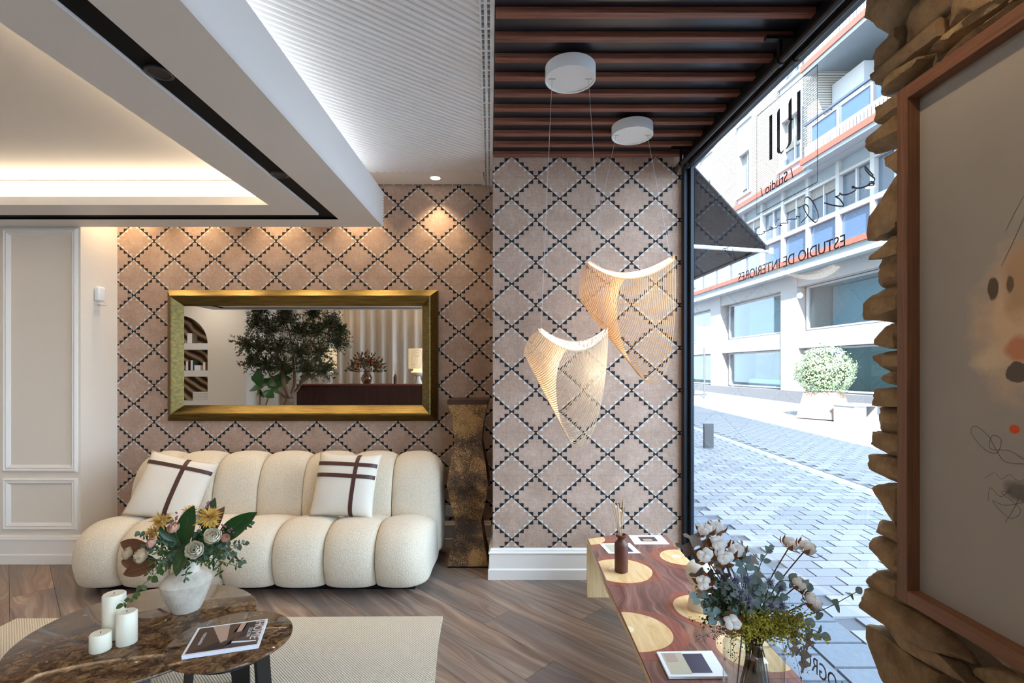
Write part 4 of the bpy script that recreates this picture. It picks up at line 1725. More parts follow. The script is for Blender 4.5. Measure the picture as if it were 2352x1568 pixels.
# four mitred lengths of moulding
ring0 = []
for ins, out in prof:
    ring0.append([Vector(q) - MO for q in ((mx0 + ins, YB - out, mz0 + ins), (mx1 - ins, YB - out, mz0 + ins), (mx1 - ins, YB - out, mz1 - ins), (mx0 + ins, YB - out, mz1 - ins))])
for k in range(4):
    j = (k + 1) % 4
    vs, fs = [], []
    for r in ring0:
        vs += [r[k], r[j]]
    n = len(prof)
    for i in range(n - 1):
        fs.append((2 * i, 2 * i + 1, 2 * i + 3, 2 * i + 2))
    fs.append((2 * n - 2, 2 * n - 1, 1, 0))
    fs.append(tuple(range(0, 2 * n, 2)))
    fs.append(tuple(range(2 * n - 1, 0, -2)))
    bm = BM()
    vv = [bm.verts.new(v) for v in vs]
    for f in fs:
        bm.faces.new([vv[i] for i in f])
    from_bm('frame_side', bm, BRASS, mir)
g = boxo('mirror_glass', mx0 + 0.116 - MO.x, mx1 - 0.116 - MO.x, -0.034, -0.008, 0.116, mz1 - mz0 - 0.116, MIRROR, mir)

# ================================================================ BRONZE PEDESTAL
pd = thing('pedestal', 'tall hourglass-stacked hammered bronze pedestal between sofa and pier', 'pedestal', (-0.290, 3.565, 0))
Yf = 3.43


def zz(py):
    return EYE - (py - CY) * Yf / F


levels = [(0.0, 93), (0.006, 93), (zz(1203), 62), (zz(1115), 94), (zz(1018), 64), (zz(930), 88), (zz(929), 93), (zz(919), 93)]
names = ['base_section', 'lower_section', 'waist_section', 'upper_section']
segs = [[(0.012, 94), ((zz(1203)) * 0.5, 76), (zz(1203) - 0.02, 63), (zz(1203), 61)], [(zz(1203), 61), (zz(1195), 63), (zz(1160), 79), (zz(1115), 95)],
        [(zz(1115), 95), (zz(1066), 82), (zz(1026), 66), (zz(1018), 63)], [(zz(1018), 63), (zz(1008), 64), (zz(970), 72), (zz(929), 91)]]


def sq(bm, h, z):
    return [bm.verts.new((sx * h, sy * h, z)) for sx, sy in ((-1, -1), (1, -1), (1, 1), (-1, 1))]


for nm, sg_ in zip(names, segs):
    bm = BM()
    pr = sg_
    rings = [sq(bm, w * Yf / F / 2, z) for z, w in pr]
    for A, B in zip(rings[:-1], rings[1:]):
        for k in range(4):
            bm.faces.new((A[k], A[(k + 1) % 4], B[(k + 1) % 4], B[k]))
    bm.faces.new(rings[0][::-1])
    bm.faces.new(rings[-1])
    from_bm(nm, bm, BRONZE, pd, 20)
boxo('plinth', -0.137, 0.137, -0.137, 0.137, 0.0, 0.012, M('dark_bronze', S(44, 30, 24), 0.5, 0.5).m, pd)
boxo('top_plate', -0.138, 0.138, -0.138, 0.138, zz(929), zz(918), M('dark_bronze_top', S(70, 48, 34), 0.5, 0.5).m, pd, 0.003)

# ================================================================ RUG
rg = from_bm('area_rug', (lambda b: (prism(b, [(-2.66, 1.0), (-0.30, 1.0), (-0.325, 2.17), (-0.352, 2.45), (-0.366, 2.735), (-2.655, 2.71)], 0.0, 0.012), b)[1])(BM()), RUG)
tag(rg, 'cream woven wool rug under the round marble coffee tables', 'rug')

# ================================================================ COFFEE TABLES
LEGB = M('table_leg_black', S(30, 27, 26), 0.45, 0.3).m


def round_table(label, c, r, h, th, nlegs, a0, ring=True):
    t = thing('coffee_table', label, 'coffee table', c, 'nesting marble coffee tables')
    latheo('table_top', [(0, h - th), (r - 0.006, h - th), (r, h - th + 0.004), (r, h - 0.003), (r - 0.003, h), (0, h)], MARBLE, t, 96, (0, 0, 0), 50)
    for k in range(nlegs):
        a = a0 + 2 * PI * k / nlegs
        d = Vector((math.cos(a), math.sin(a), 0))
        s = Vector((-d.y, d.x, 0))
        bm = BM()
        p, q = d * (r * 0.62) + Vector((0, 0, h - th)), d * (r * 0.80)
        w, e = 0.030, 0.006
        hexa(bm, [q - s * w - d * e, q + s * w - d * e, q + s * w + d * e, q - s * w + d * e, p - s * w - d * e, p + s * w - d * e, p + s * w + d * e, p - s * w + d * e])
        from_bm('leg', bm, LEGB, t)
    if ring:
        bm = BM()
        lathe(bm, [(r * 0.56, h - th - 0.034), (r * 0.70, h - th - 0.034), (r * 0.70, h - th), (r * 0.56, h - th)], 64, closed=True)
        from_bm('under_ring', bm, LEGB, t, 40)
    return t


TLZ, TSZ = 0.35, 0.425
round_table('large round brown marble coffee table carrying the vase and candles', (-1.425, 1.955, 0.012), 0.398, TLZ - 0.012, 0.014, 4, 0.6)
round_table('small round brown marble side table overlapping the large one, magazine on it', (-0.962, 1.738, 0.012), 0.195, TSZ - 0.012, 0.012, 3, -0.25)

# ---- candles
WICK = M('candle_wick', S(90, 80, 66), 0.9).m
for label, px, py, dpx, top in (('tall ivory pillar candle at the back of the trio', 262, 1462, 0.074, 1362), ('medium ivory pillar candle at the right of the trio', 291, 1476, 0.066, 1403), ('short ivory pillar candle at the front left of the trio', 231, 1492, 0.066, 1452)):
    Y = (EYE - TLZ) * F / (py - CY)
    p = at(px, py, Y)
    h = (py - top) * Y / F
    cd = thing('pillar_candle', label, 'candle', (p.x, p.y, TLZ), 'candles on the large table')
    r = dpx / 2
    latheo('wax', [(0, 0), (r - 0.002, 0), (r, 0.002), (r, h - 0.004), (r - 0.004, h), (r * 0.5, h - 0.0015), (0, h - 0.003)], WAX, cd, 40, (0, 0, 0), 50)
    tubeo('wick', [(0, 0, h - 0.004), (0.001, 0, h + 0.004)], 0.0012, WICK, cd, 6)

# ---- magazine on the small table
c4 = [at(417, 1504, 0), at(0, 0, 0)]


def on_plane(px, py, Z):
    Y = (EYE - Z) * F / (py - CY)
    return at(px, py, Y)


mg = [on_plane(*p, TSZ + 0.012) for p in ((417, 1506), (594, 1480), (611, 1421), (446, 1443))]
org = mg[0]
ex = (mg[1] - mg[0])
ex.z = 0
L = ex.length
ex.normalize()
ey = Vector((-ex.y, ex.x, 0))
Wd = (mg[3] - mg[0]).dot(ey)
mag = thing('magazine', 'interior-design magazine lying on the small marble table', 'magazine', (org.x, org.y, TSZ), rot=(0, 0, math.atan2(ex.y, ex.x)))
boxo('page_block', 0.0, L, 0.0, Wd, 0.0, 0.0105, M('page_edges', S(226, 228, 236), 0.7).m, mag)
mcov = boxo('cover', -0.001, L + 0.001, -0.001, Wd + 0.001, 0.0106, 0.0118, PAPER, mag)


def ill(name, pts, mat, z=0.0119, par=mcov, sx=L, sy=Wd):
    n = len(pts)
    vs = [(x * sx, y * sy, z) for x, y in pts] + [(x * sx, y * sy, z + 0.0002) for x, y in pts]
    return from_py(name, vs, [tuple(range(n - 1, -1, -1)), tuple(range(n, 2 * n))] + [(i, (i + 1) % n, n + (i + 1) % n, n + i) for i in range(n)], mat, par)


def flat(name, c):
    return M(name, S(*c), 0.35).m


PR = {k: flat('print_' + k, c) for k, c in dict(brown=(86, 64, 54), mid=(112, 84, 72), pale=(186, 158, 142), dark=(46, 40, 44), slate=(74, 70, 80), blush=(196, 160, 142), white=(236, 232, 228), navy=(58, 54, 76), sand=(198, 186, 160)).items()}
ill('cover_print', [(0.03, 0.04), (0.97, 0.04), (0.97, 0.96), (0.03, 0.96)], PR['brown'])
ill('cover_print', [(0.22, 0.95), (0.46, 0.95), (0.52, 0.35), (0.44, 0.28)], PR['pale'], 0.0122)
ill('cover_print', [(0.46, 0.95), (0.62, 0.95), (0.60, 0.55), (0.52, 0.36)], PR['brown'], 0.0122)
ill('cover_print', [(0.56, 0.60), (0.70, 0.62), (0.72, 0.96), (0.62, 0.96)], PR['blush'], 0.0122)
ill('cover_print', [(0.70, 0.95), (0.84, 0.95), (0.84, 0.45), (0.66, 0.36)], PR['dark'], 0.0122)
ill('cover_print', [(0.84, 0.95), (0.965, 0.95), (0.965, 0.05), (0.86, 0.30)], PR['mid'], 0.0122)
ill('cover_print', [(0.58, 0.30), (0.95, 0.22), (0.955, 0.06), (0.52, 0.06)], PR['slate'], 0.0124)
ill('cover_print', [(0.60, 0.26), (0.94, 0.19), (0.94, 0.15), (0.60, 0.20)], PR['white'], 0.0126)
ill('cover_print', [(0.14, 0.10), (0.42, 0.34), (0.46, 0.12), (0.36, 0.06)], PR['dark'], 0.0124)
ill('cover_print', [(0.44, 0.16), (0.62, 0.42), (0.60, 0.20), (0.50, 0.06)], PR['dark'], 0.0124)


def mag_text(body, x, y0, y1, size, mat):
    """lettering that runs down the cover (its top is the right-hand edge)"""
    me = text_mesh(body, size, 0.0001)
    xs = [v.co.x for v in me.vertices]
    k = (y0 - y1) / (max(xs) - min(xs))
    for v in me.vertices:
        v.co = Vector((x * L + v.co.y, (y0 * Wd) - (v.co.x - min(xs)) * k * Wd, 0.0129 + v.co.z))
    return link('cover_title', me, mat, mcov)


mag_text('HOME', 0.84, 0.92, 0.24, 0.044, PR['white'])
mag_text('COLLECTION', 0.775, 0.72, 0.36, 0.016, PR['white'])
mag_text('PORCELANOSA', 0.135, 0.74, 0.30, 0.013, PR['white'])

# ---- ceramic vase
vp = on_plane(428, 1398, TLZ)
vz = thing('ceramic_vase', 'rough white ceramic vase with wide shoulder on the large marble table', 'vase', (vp.x, vp.y, TLZ))
prof_v = cat([(0.052, 0.0), (0.070, 0.040), (0.086, 0.082), (0.0935, 0.112), (0.0935, 0.120), (0.080, 0.138), (0.058, 0.152), (0.048, 0.162), (0.045, 0.19), (0.045, 0.212)], 4)
latheo('vase_body', [(0, 0.0)] + list(prof_v) + [(0.044, 0.2145), (0.039, 0.2145), (0.037, 0.17), (0.05, 0.15), (0.06, 0.10), (0.04, 0.02), (0, 0.015)], CERAMIC, vz, 56, (0, 0, 0), 60)

# ================================================================ BENCH
BZ = 0.348
BX0, BX1, BY0, BY1 = 0.452, 0.942, 1.12, 3.055
bn = thing('bench', 'long walnut bench with inlaid maple growth rings under the shop window', 'bench', ((BX0 + BX1) / 2, 2.1, 0))
BO = Vector(bn.location)
outline = [(BX0, BY0), (BX1, BY0), (BX1, 2.55), (BX1 - 0.006, 2.8), (BX1 + 0.002, 3.05), (0.64, 3.058), (BX0 + 0.006, 2.985), (BX0 + 0.004, 2.7), (BX0 - 0.004, 2.36), (BX0 + 0.004, 1.9)]
outl = [(x - BO.x, y - BO.y) for x, y in outline]
bm = BM()
prism(bm, outl, BZ - 0.030, BZ - 0.008)
from_bm('bench_core', bm, BOAK, bn)
bm = BM()
prism(bm, outl, BZ - 0.0078, BZ)
btop = from_bm('bench_top', bm, BWALNUT, bn)
boxo('bench_leg', BX0 + 0.004 - BO.x, BX1 - 0.004 - BO.x, 2.985 - BO.y, 3.010 - BO.y, 0, BZ - 0.03, BOAK, bn)
boxo('bench_leg', BX0 + 0.004 - BO.x, BX1 - 0.004 - BO.x, 1.16 - BO.y, 1.19 - BO.y, 0, BZ - 0.03, BOAK, bn)
regb = [(BX0 + 0.003 - BO.x, BY0 - BO.y), (BX1 - 0.003 - BO.x, BY0 - BO.y), (BX1 - 0.003 - BO.x, 3.045 - BO.y), (0.645 - BO.x, 3.05 - BO.y), (BX0 + 0.007 - BO.x, 2.98 - BO.y)]


def inlay(name, cx, cy, r, z0, z1, mat, seed, wob=0.05):
    pts = []
    for k in range(72):
        a = 2 * PI * k / 72
        rr = r * (1 + wob * mn.noise(Vector((math.cos(a) * 1.3 + seed * 5, math.sin(a) * 1.3, seed))))
        pts.append((cx - BO.x + rr * math.cos(a), cy - BO.y + rr * math.sin(a)))
    c = clip(pts, regb)
    if len(c) > 2:
        bm = BM()
        prism(bm, c, z0, z1)
        from_bm(name, bm, mat, btop)


for k, (cx, cy, r, kr) in enumerate(((0.5535, 2.515, 0.150, 1.24), (0.915, 2.690, 0.113, 1.42), (0.468, 1.932, 0.147, 1.26), (0.822, 2.112, 0.134, 1.30), (0.872, 1.80, 0.130, 1.34), (0.455, 2.985, 0.105, 1.45), (0.50, 1.38, 0.15, 1.28), (0.80, 1.36, 0.12, 1.3))):
    inlay('red_ring', cx + 0.004 * k, cy, r * kr, BZ - 0.001, BZ + 0.0004 + 0.00003 * k, BRED, k + 1, 0.16)
    inlay('maple_disc', cx, cy, r, BZ - 0.001, BZ + 0.0008, BMAPLE, k + 9, 0.04)
    inlay('pith', cx - 0.035 + 0.01 * (k % 3), cy + 0.012, 0.024, BZ - 0.001, BZ + 0.0011, BPITH, k + 3, 0.1)

# ---- reed diffuser
dp = on_plane(1427, 1312, BZ)
BBOT = M('brown_frosted_bottle', S(92, 50, 38), 0.45).m
df = thing('reed_diffuser', 'brown bottle reed diffuser standing on the bench', 'diffuser', (dp.x, dp.y, BZ + 0.0011))
latheo('bottle', [(0, 0), (0.030, 0), (0.0325, 0.004), (0.0335, 0.130), (0.031, 0.142), (0.022, 0.152), (0.017, 0.160), (0.018, 0.166), (0.027, 0.174), (0.027, 0.182), (0.022, 0.183), (0.014, 0.165), (0.014, 0.15), (0.0, 0.149)], BBOT, df, 36, (0, 0, 0), 60)
REED = M('rattan_reed', S(222, 190, 150), 0.6).m
for px in (1405, 1411, 1420, 1430, 1432, 1418):
    q = at(px, 1140 + (px % 7) * 3, dp.y + random.uniform(-0.03, 0.03))
    tubeo('reed', [(random.uniform(-0.006, 0.006), 0, 0.151), (q.x - dp.x, q.y - dp.y, q.z - BZ)], 0.0022, REED, df, 6)

# ---- printed sheets and brochure
def sheet(label, quad, thick, seed, z=BZ + 0.0012, name='leaflet'):
    w = [on_plane(*p, z) for p in quad]
    o_ = w[0]
    t = thing(name, label, name, (o_.x, o_.y, z))
    b = [(q - o_) for q in w]
    vs = [(q.x, q.y, 0) for q in b] + [(q.x, q.y, thick) for q in b]
    from_py('sheet', vs, [(3, 2, 1, 0), (4, 5, 6, 7), (0, 1, 5, 4), (1, 2, 6, 5), (2, 3, 7, 6), (3, 0, 4, 7)], PAPER, t)

    def uv(u, v):
        p = b[0] * (1 - u) * (1 - v) + b[1] * u * (1 - v) + b[2] * u * v + b[3] * (1 - u) * v
        return (p.x, p.y, thick + 0.0002)
    return t, uv


def pic(t, uv0, u0, v0, u1, v1, mat, sh=0.0):
    k = len(t.children)
    uv = lambda a, b: (lambda q: (q[0], q[1], q[2] + 0.00025 * k))(uv0(a, b))
    from_py('printed_picture', [uv(u0, v0), uv(u1, v0), uv(u1 + sh, v1), uv(u0 + sh, v1)], [(0, 1, 2, 3)], mat, t)


t, uv = sheet('white leaflet with interior photo behind the reed diffuser', ((1398, 1271), (1472, 1270), (1447, 1247), (1377, 1248)), 0.0008, 1)
pic(t, uv, 0.12, 0.12, 0.46, 0.88, PR['sand'])
pic(t, uv, 0.48, 0.12, 0.82, 0.88, PR['navy'])
t, uv = sheet('white leaflet with small photo at the bench\'s far end', ((1458, 1250), (1538, 1249.5), (1518, 1229), (1443, 1229)), 0.0008, 2)
pic(t, uv, 0.25, 0.3, 0.75, 0.8, PR['brown'])
pic(t, uv, 0.34, 0.35, 0.6, 0.55, PR['pale'])
t, uv = sheet('white square brochure with curtain photo at the bench\'s near end', ((1536, 1559), (1672, 1558), (1635, 1499), (1508, 1501)), 0.008, 3, name='brochure')
pic(t, uv, 0.06, 0.08, 0.43, 0.93, PR['sand'])
pic(t, uv, 0.43, 0.12, 0.78, 0.88, PR['navy'])
pic(t, uv, 0.10, 0.55, 0.30, 0.90, PR['pale'])

# ---- small white mushroom lamp
lp_ = on_plane(1610, 1396, BZ)
ml = thing('table_lamp', 'small white mushroom table lamp behind the dried bouquet', 'lamp', (lp_.x, lp_.y, BZ + 0.0011))
MATW = M('matte_white_resin', S(232, 222, 206), 0.7).m
latheo('lamp_base', [(0, 0), (0.052, 0), (0.054, 0.005), (0.046, 0.05), (0.030, 0.09), (0.024, 0.11), (0, 0.11)], MATW, ml, 36)
latheo('lamp_shade', [(0, 0.096)] + [(0.062 * math.sin(a) ** 0.85, 0.148 - 0.053 * math.cos(a)) for a in [PI * k / 16 for k in range(1, 16)]] + [(0, 0.202)], MATW, ml, 36, (0, 0, 0), 80)

# ================================================================ PENDANT LAMPS
def pendant(label, can_px, can_r, can_c, Yl, rimA, rimD, rimB, env0, env1, bulge, mat, n, dpt, cab):
    """rimA, rimD, rimB: left end, dip and right end of the lit rim (pixels);
    env0, env1: upper and lower end of the edge along which the strands turn back"""
    t = thing('pendant_lamp', label, 'pendant lamp', (can_c[0], can_c[1], 2.716), 'strand pendants over the bench')
    O = Vector(t.location)
    # canopy: open drum with inset plate
    latheo('canopy', [(0.0, 0.0), (can_r, 0.0), (can_r, -0.056), (can_r - 0.006, -0.056), (can_r - 0.006, -0.050), (0, -0.050)], WHITEMETAL, t, 56, (0, 0, 0), 40)

    def rim(s, side):
        """point on the rim; s 0..1 from left end to right end, side -1 front, +1 back"""
        a, d, b = rimA, rimD, rimB
        # quadratic through the three points
        x = a[0] * (1 - s) * (1 - 2 * s) + d[0] * 4 * s * (1 - s) + b[0] * s * (2 * s - 1)
        y = a[1] * (1 - s) * (1 - 2 * s) + d[1] * 4 * s * (1 - s) + b[1] * s * (2 * s - 1)
        w = dpt * (0.35 + 0.65 * math.sin(PI * min(1, max(0, s))) ** 0.6)
        p = at(x, y, Yl)
        return p + Vector((0, side * w, side * 0.42 * w))
    # lit rim: curved ribbon with the LED strip on its underside
    N = 28
    for nm, m_, dz, sc in (('rim_band', mat, 0.0, 1.0), ('led_strip', LEDW, 0.005, 0.80)):
        vs, fs = [], []
        for i in range(N + 1):
            s = i / N if nm == 'rim_band' else 0.03 + 0.94 * i / N
            f, b = rim(s, -sc), rim(s, sc)
            vs += [f - O + Vector((0, 0, dz)), b - O + Vector((0, 0, dz)), f - O + Vector((0, 0, dz + 0.003)), b - O + Vector((0, 0, dz + 0.003))]
        for i in range(N):
            a = 4 * i
            fs += [(a, a + 1, a + 5, a + 4), (a + 2, a + 6, a + 7, a + 3), (a, a + 4, a + 6, a + 2), (a + 1, a + 3, a + 7, a + 5)]
        fs += [(0, 2, 3, 1), (4 * N, 4 * N + 1, 4 * N + 3, 4 * N + 2)]
        from_py(nm, vs, fs, m_, t, 40)
    E0, E1 = at(*env0, Yl), at(*env1, Yl)
    dirn = (E0 - E1).normalized()
    bl = at(*bulge, Yl)
    rr = random.Random(4)
    for k in range(n):
        s = (k + 0.5) / n
        R = rim(s, -1)
        E = E1 * s ** 1.05 + E0 * (1 - s ** 1.05)
        h = (R - E).length
        Lp = rim(0.02 + 0.62 * s, 1)
        sw = dpt * 1.5
        c1 = R + Vector((0, -sw * 0.5, -0.50 * h))
        k_ = min(1.0, s / 0.65)
        k_ = k_ * k_ * (3 - 2 * k_)
        c1 = c1 * k_ + (R + (E - R) * 0.5 + Vector((0, -sw * 0.6, -0.12 * h))) * (1 - k_)
        c2 = E - dirn * (0.40 * h * s ** 1.4) + Vector((0, -sw * 0.55, 0))
        top_ = rim(min(1, s + 0.05), 0.9) + Vector((0, -0.004, 0.010))
        pts = [top_, (top_ + R) / 2 + Vector((0, -0.012, 0.012))]
        m1 = 16
        for i in range(m1 + 1):
            u = i / m1
            pts.append(R * (1 - u) ** 3 + c1 * 3 * u * (1 - u) ** 2 + c2 * 3 * u * u * (1 - u) + E * u ** 3)
        d1_ = E + dirn * (0.32 * (E1 - E0).length * s) + Vector((0, sw * 0.55, 0))
        d2_ = bl * (0.75) + Lp * 0.25 + Vector((0, sw * 0.6, 0.0))
        d2_ = d2_ * (1 - 0.25 * s) + (E + (Lp - E) * 0.8) * 0.25 * s
        for i in range(1, m1 + 1):
            u = i / m1
            pts.append(E * (1 - u) ** 3 + d1_ * 3 * u * (1 - u) ** 2 + d2_ * 3 * u * u * (1 - u) + Lp * u ** 3)
        bm = BM()
        tube(bm, [p - O for p in pts], 0.0012, 4, True, 1.5)
        from_bm('strand', bm, mat, t, 180)
    # suspension cables and end pieces
    for (px, py, ax, ay), s in zip(cab, (0.03, 0.97)):
        top = at(px, py, can_c[1])
        top.z = 2.716 - 0.05
        bot = rim(s, 0)
        tubeo('cable', [top - O, bot - O], 0.0011, CABLE, t, 5)
        bm = BM()
        bmesh.ops.create_uvsphere(bm, u_segments=12, v_segments=8, radius=0.009)
        o = from_bm('cable_end', bm, CABLE, t, 180)
        o.location = bot - O
        boxo('canopy_slot', top.x - O.x - 0.016, top.x - O.x + 0.016, -0.0012, 0.0012, -0.0512, -0.0498, GREYMETAL, t)
    # its light
    pl_ = bpy.data.lights.new('pendant_glow', 'POINT')
    pl_.energy = 1.8
    pl_.color = WARM2
    pl_.shadow_soft_size = 0.015
    lo_ = bpy.data.objects.new('pendant_glow', pl_)
    lo_.location = rim(0.5, 0) - O + Vector((0, 0, -0.10))
    lo_.parent = t
    COL.objects.link(lo_)
    return t


pendant('pale birch-strand pendant lamp hanging lower, nearer the sofa', (1310, 188), 0.114, (0.272, 2.285), 2.285, (1237, 758), (1322, 797), (1394, 760), (1203, 812), (1303, 1006), (1196, 772), STRAND, 50, 0.055,
        ((1268, 213, 0, 0), (1352, 200, 0, 0)))
pendant('honey ash-strand pendant lamp hanging higher, nearer the window', (1452, 316), 0.114, (0.686, 2.835), 2.835, (1347, 602), (1445, 634), (1548, 592), (1332, 690), (1468, 862), (1322, 618), STRAND2, 50, 0.07,
        ((1415, 330, 0, 0), (1487, 318, 0, 0)))

# ================================================================ FRAMED PAINTING
px0 = 1.112
py1, pyw = 1.45, 0.037
pz0, pz1 = at(0, 1373, 1.45).z, at(0, 212, 1.45).z
py0 = 0.36
XC = 1.148
art = thing('framed_painting', 'large abstract painting in a deep walnut frame on the stone wall', 'painting', (XC, (py0 + py1) / 2, pz0))
AO = Vector(art.location)
for nm, a in (('frame_stile', (py1 - pyw, py1, pz0, pz1)), ('frame_stile', (py0, py0 + pyw, pz0, pz1)), ('frame_rail', (py0 + pyw, py1 - pyw, pz0, pz0 + pyw)), ('frame_rail', (py0 + pyw, py1 - pyw, pz1 - pyw, pz1))):
    boxo(nm, px0 - AO.x, XC + 0.010 - AO.x, a[0] - AO.y, a[1] - AO.y, a[2] - AO.z, a[3] - AO.z, PFRAME if nm == 'frame_stile' else PFRAMEY, art, 0.001, 1)
CAN = M('painted_canvas', rough=0.85, spec=0.15)
c_ = CAN.obj()
x_, y_, z_ = CAN.xyz(c_)


def blob(cy, cz, ry, rz, lo, hi, sc=14.0):
    dy = CAN.math('DIVIDE', CAN.math('SUBTRACT', y_, cy), ry)
    dz = CAN.math('DIVIDE', CAN.math('SUBTRACT', z_, cz), rz)
    d = CAN.math('SQRT', CAN.math('ADD', CAN.math('MULTIPLY', dy, dy), CAN.math('MULTIPLY', dz, dz)))
    n = CAN.noise(c_, sc, 5, 0.65)
    v = CAN.math('SUBTRACT', CAN.math('ADD', 0.75, CAN.math('MULTIPLY', n, 0.9)), d)
    return CAN.ramp(v, [(lo, (0, 0, 0)), (hi, (1, 1, 1))])


def cv(px, py):
    """pixel -> canvas (y, z) local"""
    Y = XC * F / (px - CX)
    p = at(px, py, Y)
    return p.y - AO.y, p.z - AO.z


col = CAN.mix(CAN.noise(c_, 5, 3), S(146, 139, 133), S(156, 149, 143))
for (px, py), ry, rz, lo, hi, colr in (((2330, 740), 0.14, 0.22, 0.30, 0.9, (196, 168, 140)), ((2345, 640), 0.06, 0.12, 0.35, 0.75, (170, 140, 112)), ((2270, 830), 0.07, 0.05, 0.4, 0.9, (196, 176, 150)), ((2345, 800), 0.05, 0.04, 0.35, 0.7, (178, 122, 92)),
                                       ((2280, 665), 0.022, 0.042, 0.45, 0.58, (92, 78, 66)), ((2320, 655), 0.014, 0.03, 0.45, 0.65, (104, 88, 72)), ((2335, 855), 0.035, 0.03, 0.42, 0.5, (92, 82, 76)), ((2340, 1130), 0.05, 0.035, 0.40, 0.8, (108, 102, 98)), ((2330, 985), 0.016, 0.014, 0.42, 0.55, (198, 84, 48))):
    cy, cz = cv(px, py)
    col = CAN.mix(blob(cy, cz, ry, rz, lo, hi), col, S(*colr))
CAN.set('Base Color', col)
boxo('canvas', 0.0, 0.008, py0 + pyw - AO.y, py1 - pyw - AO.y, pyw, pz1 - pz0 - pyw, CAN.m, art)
PENC = M('graphite_line', S(86, 84, 86), 0.6).m


def scrib(pts, w=0.0016):
    vs, fs = [], []
    pp = [Vector((-0.0006, *cv(*p))) for p in cat(pts, 6)]
    for i, p in enumerate(pp):
        d = (pp[min(i + 1, len(pp) - 1)] - pp[max(i - 1, 0)]).normalized()
        s = Vector((1, 0, 0)).cross(d) * w / 2
        vs += [p + s, p - s]
    for i in range(len(pp) - 1):
        fs.append((2 * i, 2 * i + 1, 2 * i + 3, 2 * i + 2))
    from_py('pencil_line', vs, fs, PENC, art)


scrib([(2352, 1065), (2310, 1060), (2290, 1035), (2270, 1000), (2240, 978), (2232, 995), (2260, 1030), (2290, 1040), (2300, 1010), (2280, 1000), (2275, 1030), (2320, 1035), (2352, 1055)])
scrib([(2352, 500), (2325, 560), (2300, 610)], 0.0012)
scrib([(2352, 450), (2330, 490), (2310, 530)], 0.0010)
scrib([(2262, 1098), (2285, 1085), (2300, 1100), (2320, 1090), (2340, 1105), (2352, 1100)], 0.0010)
scrib([(2270, 1150), (2275, 1120), (2300, 1140), (2330, 1120), (2352, 1150), (2310, 1160), (2280, 1150), (2320, 1190), (2345, 1170), (2300, 1130), (2340, 1140), (2310, 1200)], 0.0014)

# ================================================================ FLOWERS
rf = random.Random(21)


def leaf_mesh(name, L, w, fold=0.25, curl=0.3, n=7, shape=1.0, lobes=0):
    """leaf along +X with its face to +Z"""
    vs, fs = [], []
    for i in range(n + 1):
        t = i / n
        ww = w / 2 * (math.sin(PI * t ** shape) ** 0.75)
        if lobes:
            ww *= 0.62 + 0.38 * math.cos(2 * PI * lobes * t)
        ww = max(ww, 0.0004)
        x = L * t
        z = -curl * L * t * t
        vs += [(x, -ww, z + ww * fold), (x, 0, z), (x, ww, z + ww * fold)]
    for i in range(n):
        a = 3 * i
        fs += [(a, a + 3, a + 4, a + 1), (a + 1, a + 4, a + 5, a + 2)]
    me = bpy.data.meshes.new(name)
    me.from_pydata(vs, [], fs)
    me.update()
    me.polygons.foreach_set('use_smooth', [True] * len(me.polygons))
    return me


def aim(o, base, d, roll_to=None):
    d = Vector(d).normalized()
    up = Vector(roll_to if roll_to is not None else (0, -0.6, 1))
    z = up - d * up.dot(d)
    if z.length < 1e-4:
        z = d.orthogonal()
    z.normalize()
    y = z.cross(d)
    m = Matrix((d, y, z)).transposed().to_4x4()
    m.translation = base
    o.matrix_local = m


def put_leaf(name, me, mat, parent, base, tip, roll=None):
    if not me.materials:
        me.materials.append(mat)
    o = bpy.data.objects.new(name, me)
    COL.objects.link(o)
    o.parent = parent
    aim(o, base, Vector(tip) - Vector(base), roll)
    return o


def rose(label, group, c, r, mat, stem_to, name='rose'):
    t = thing(name, label, 'flower', c, group)
    vs, fs = [], []
    rr = random.Random(int(c.x * 1000) + int(c.z * 777))
    layers = [(0.34, 4, 0.72), (0.58, 5, 0.66), (0.80, 6, 0.50), (1.0, 7, 0.28)]
    for li, (R, cnt, rise) in enumerate(layers):
        for k in range(cnt):
            a0 = 2 * PI * k / cnt + li * 0.7 + rr.uniform(-0.15, 0.15)
            wdt = 2 * PI / cnt * 0.72
            b = len(vs)
            for i in range(5):
                v = i / 4
                for j in range(5):
                    u = (j - 2) / 2
                    a = a0 + u * wdt * (0.55 + 0.45 * math.sin(PI * min(1, v * 0.8 + 0.2)))
                    rad = r * R * (0.25 + 0.75 * math.sin(v * PI * (0.80 if li < 2 else 0.72 if li < 3 else 0.62))) * (1 + 0.08 * rr.uniform(-1, 1))
                    zq = r * (-0.75 + v * (0.75 + rise)) - r * 0.10 * u * u * v + (0.12 * r * rr.uniform(-1, 1) if i == 4 else 0)
                    vs.append((rad * math.cos(a), rad * math.sin(a), zq))
            for i in range(4):
                for j in range(4):
                    q = b + 5 * i + j
                    fs.append((q, q + 1, q + 6, q + 5))
    o = from_py('petals', vs, fs, mat, t, 180)
    d = (Vector(c) - Vector(stem_to))
    d.y -= 0.10 * 1.0
    o.rotation_euler = d.to_track_quat('Z', 'Y').to_euler()
    s = Vector(stem_to) - Vector(c)
    tubeo('stem', [(0, 0, 0), s * 0.5 + Vector((0, 0.01, -0.01)), s], 0.0022, STEMG, t, 6)
    return t


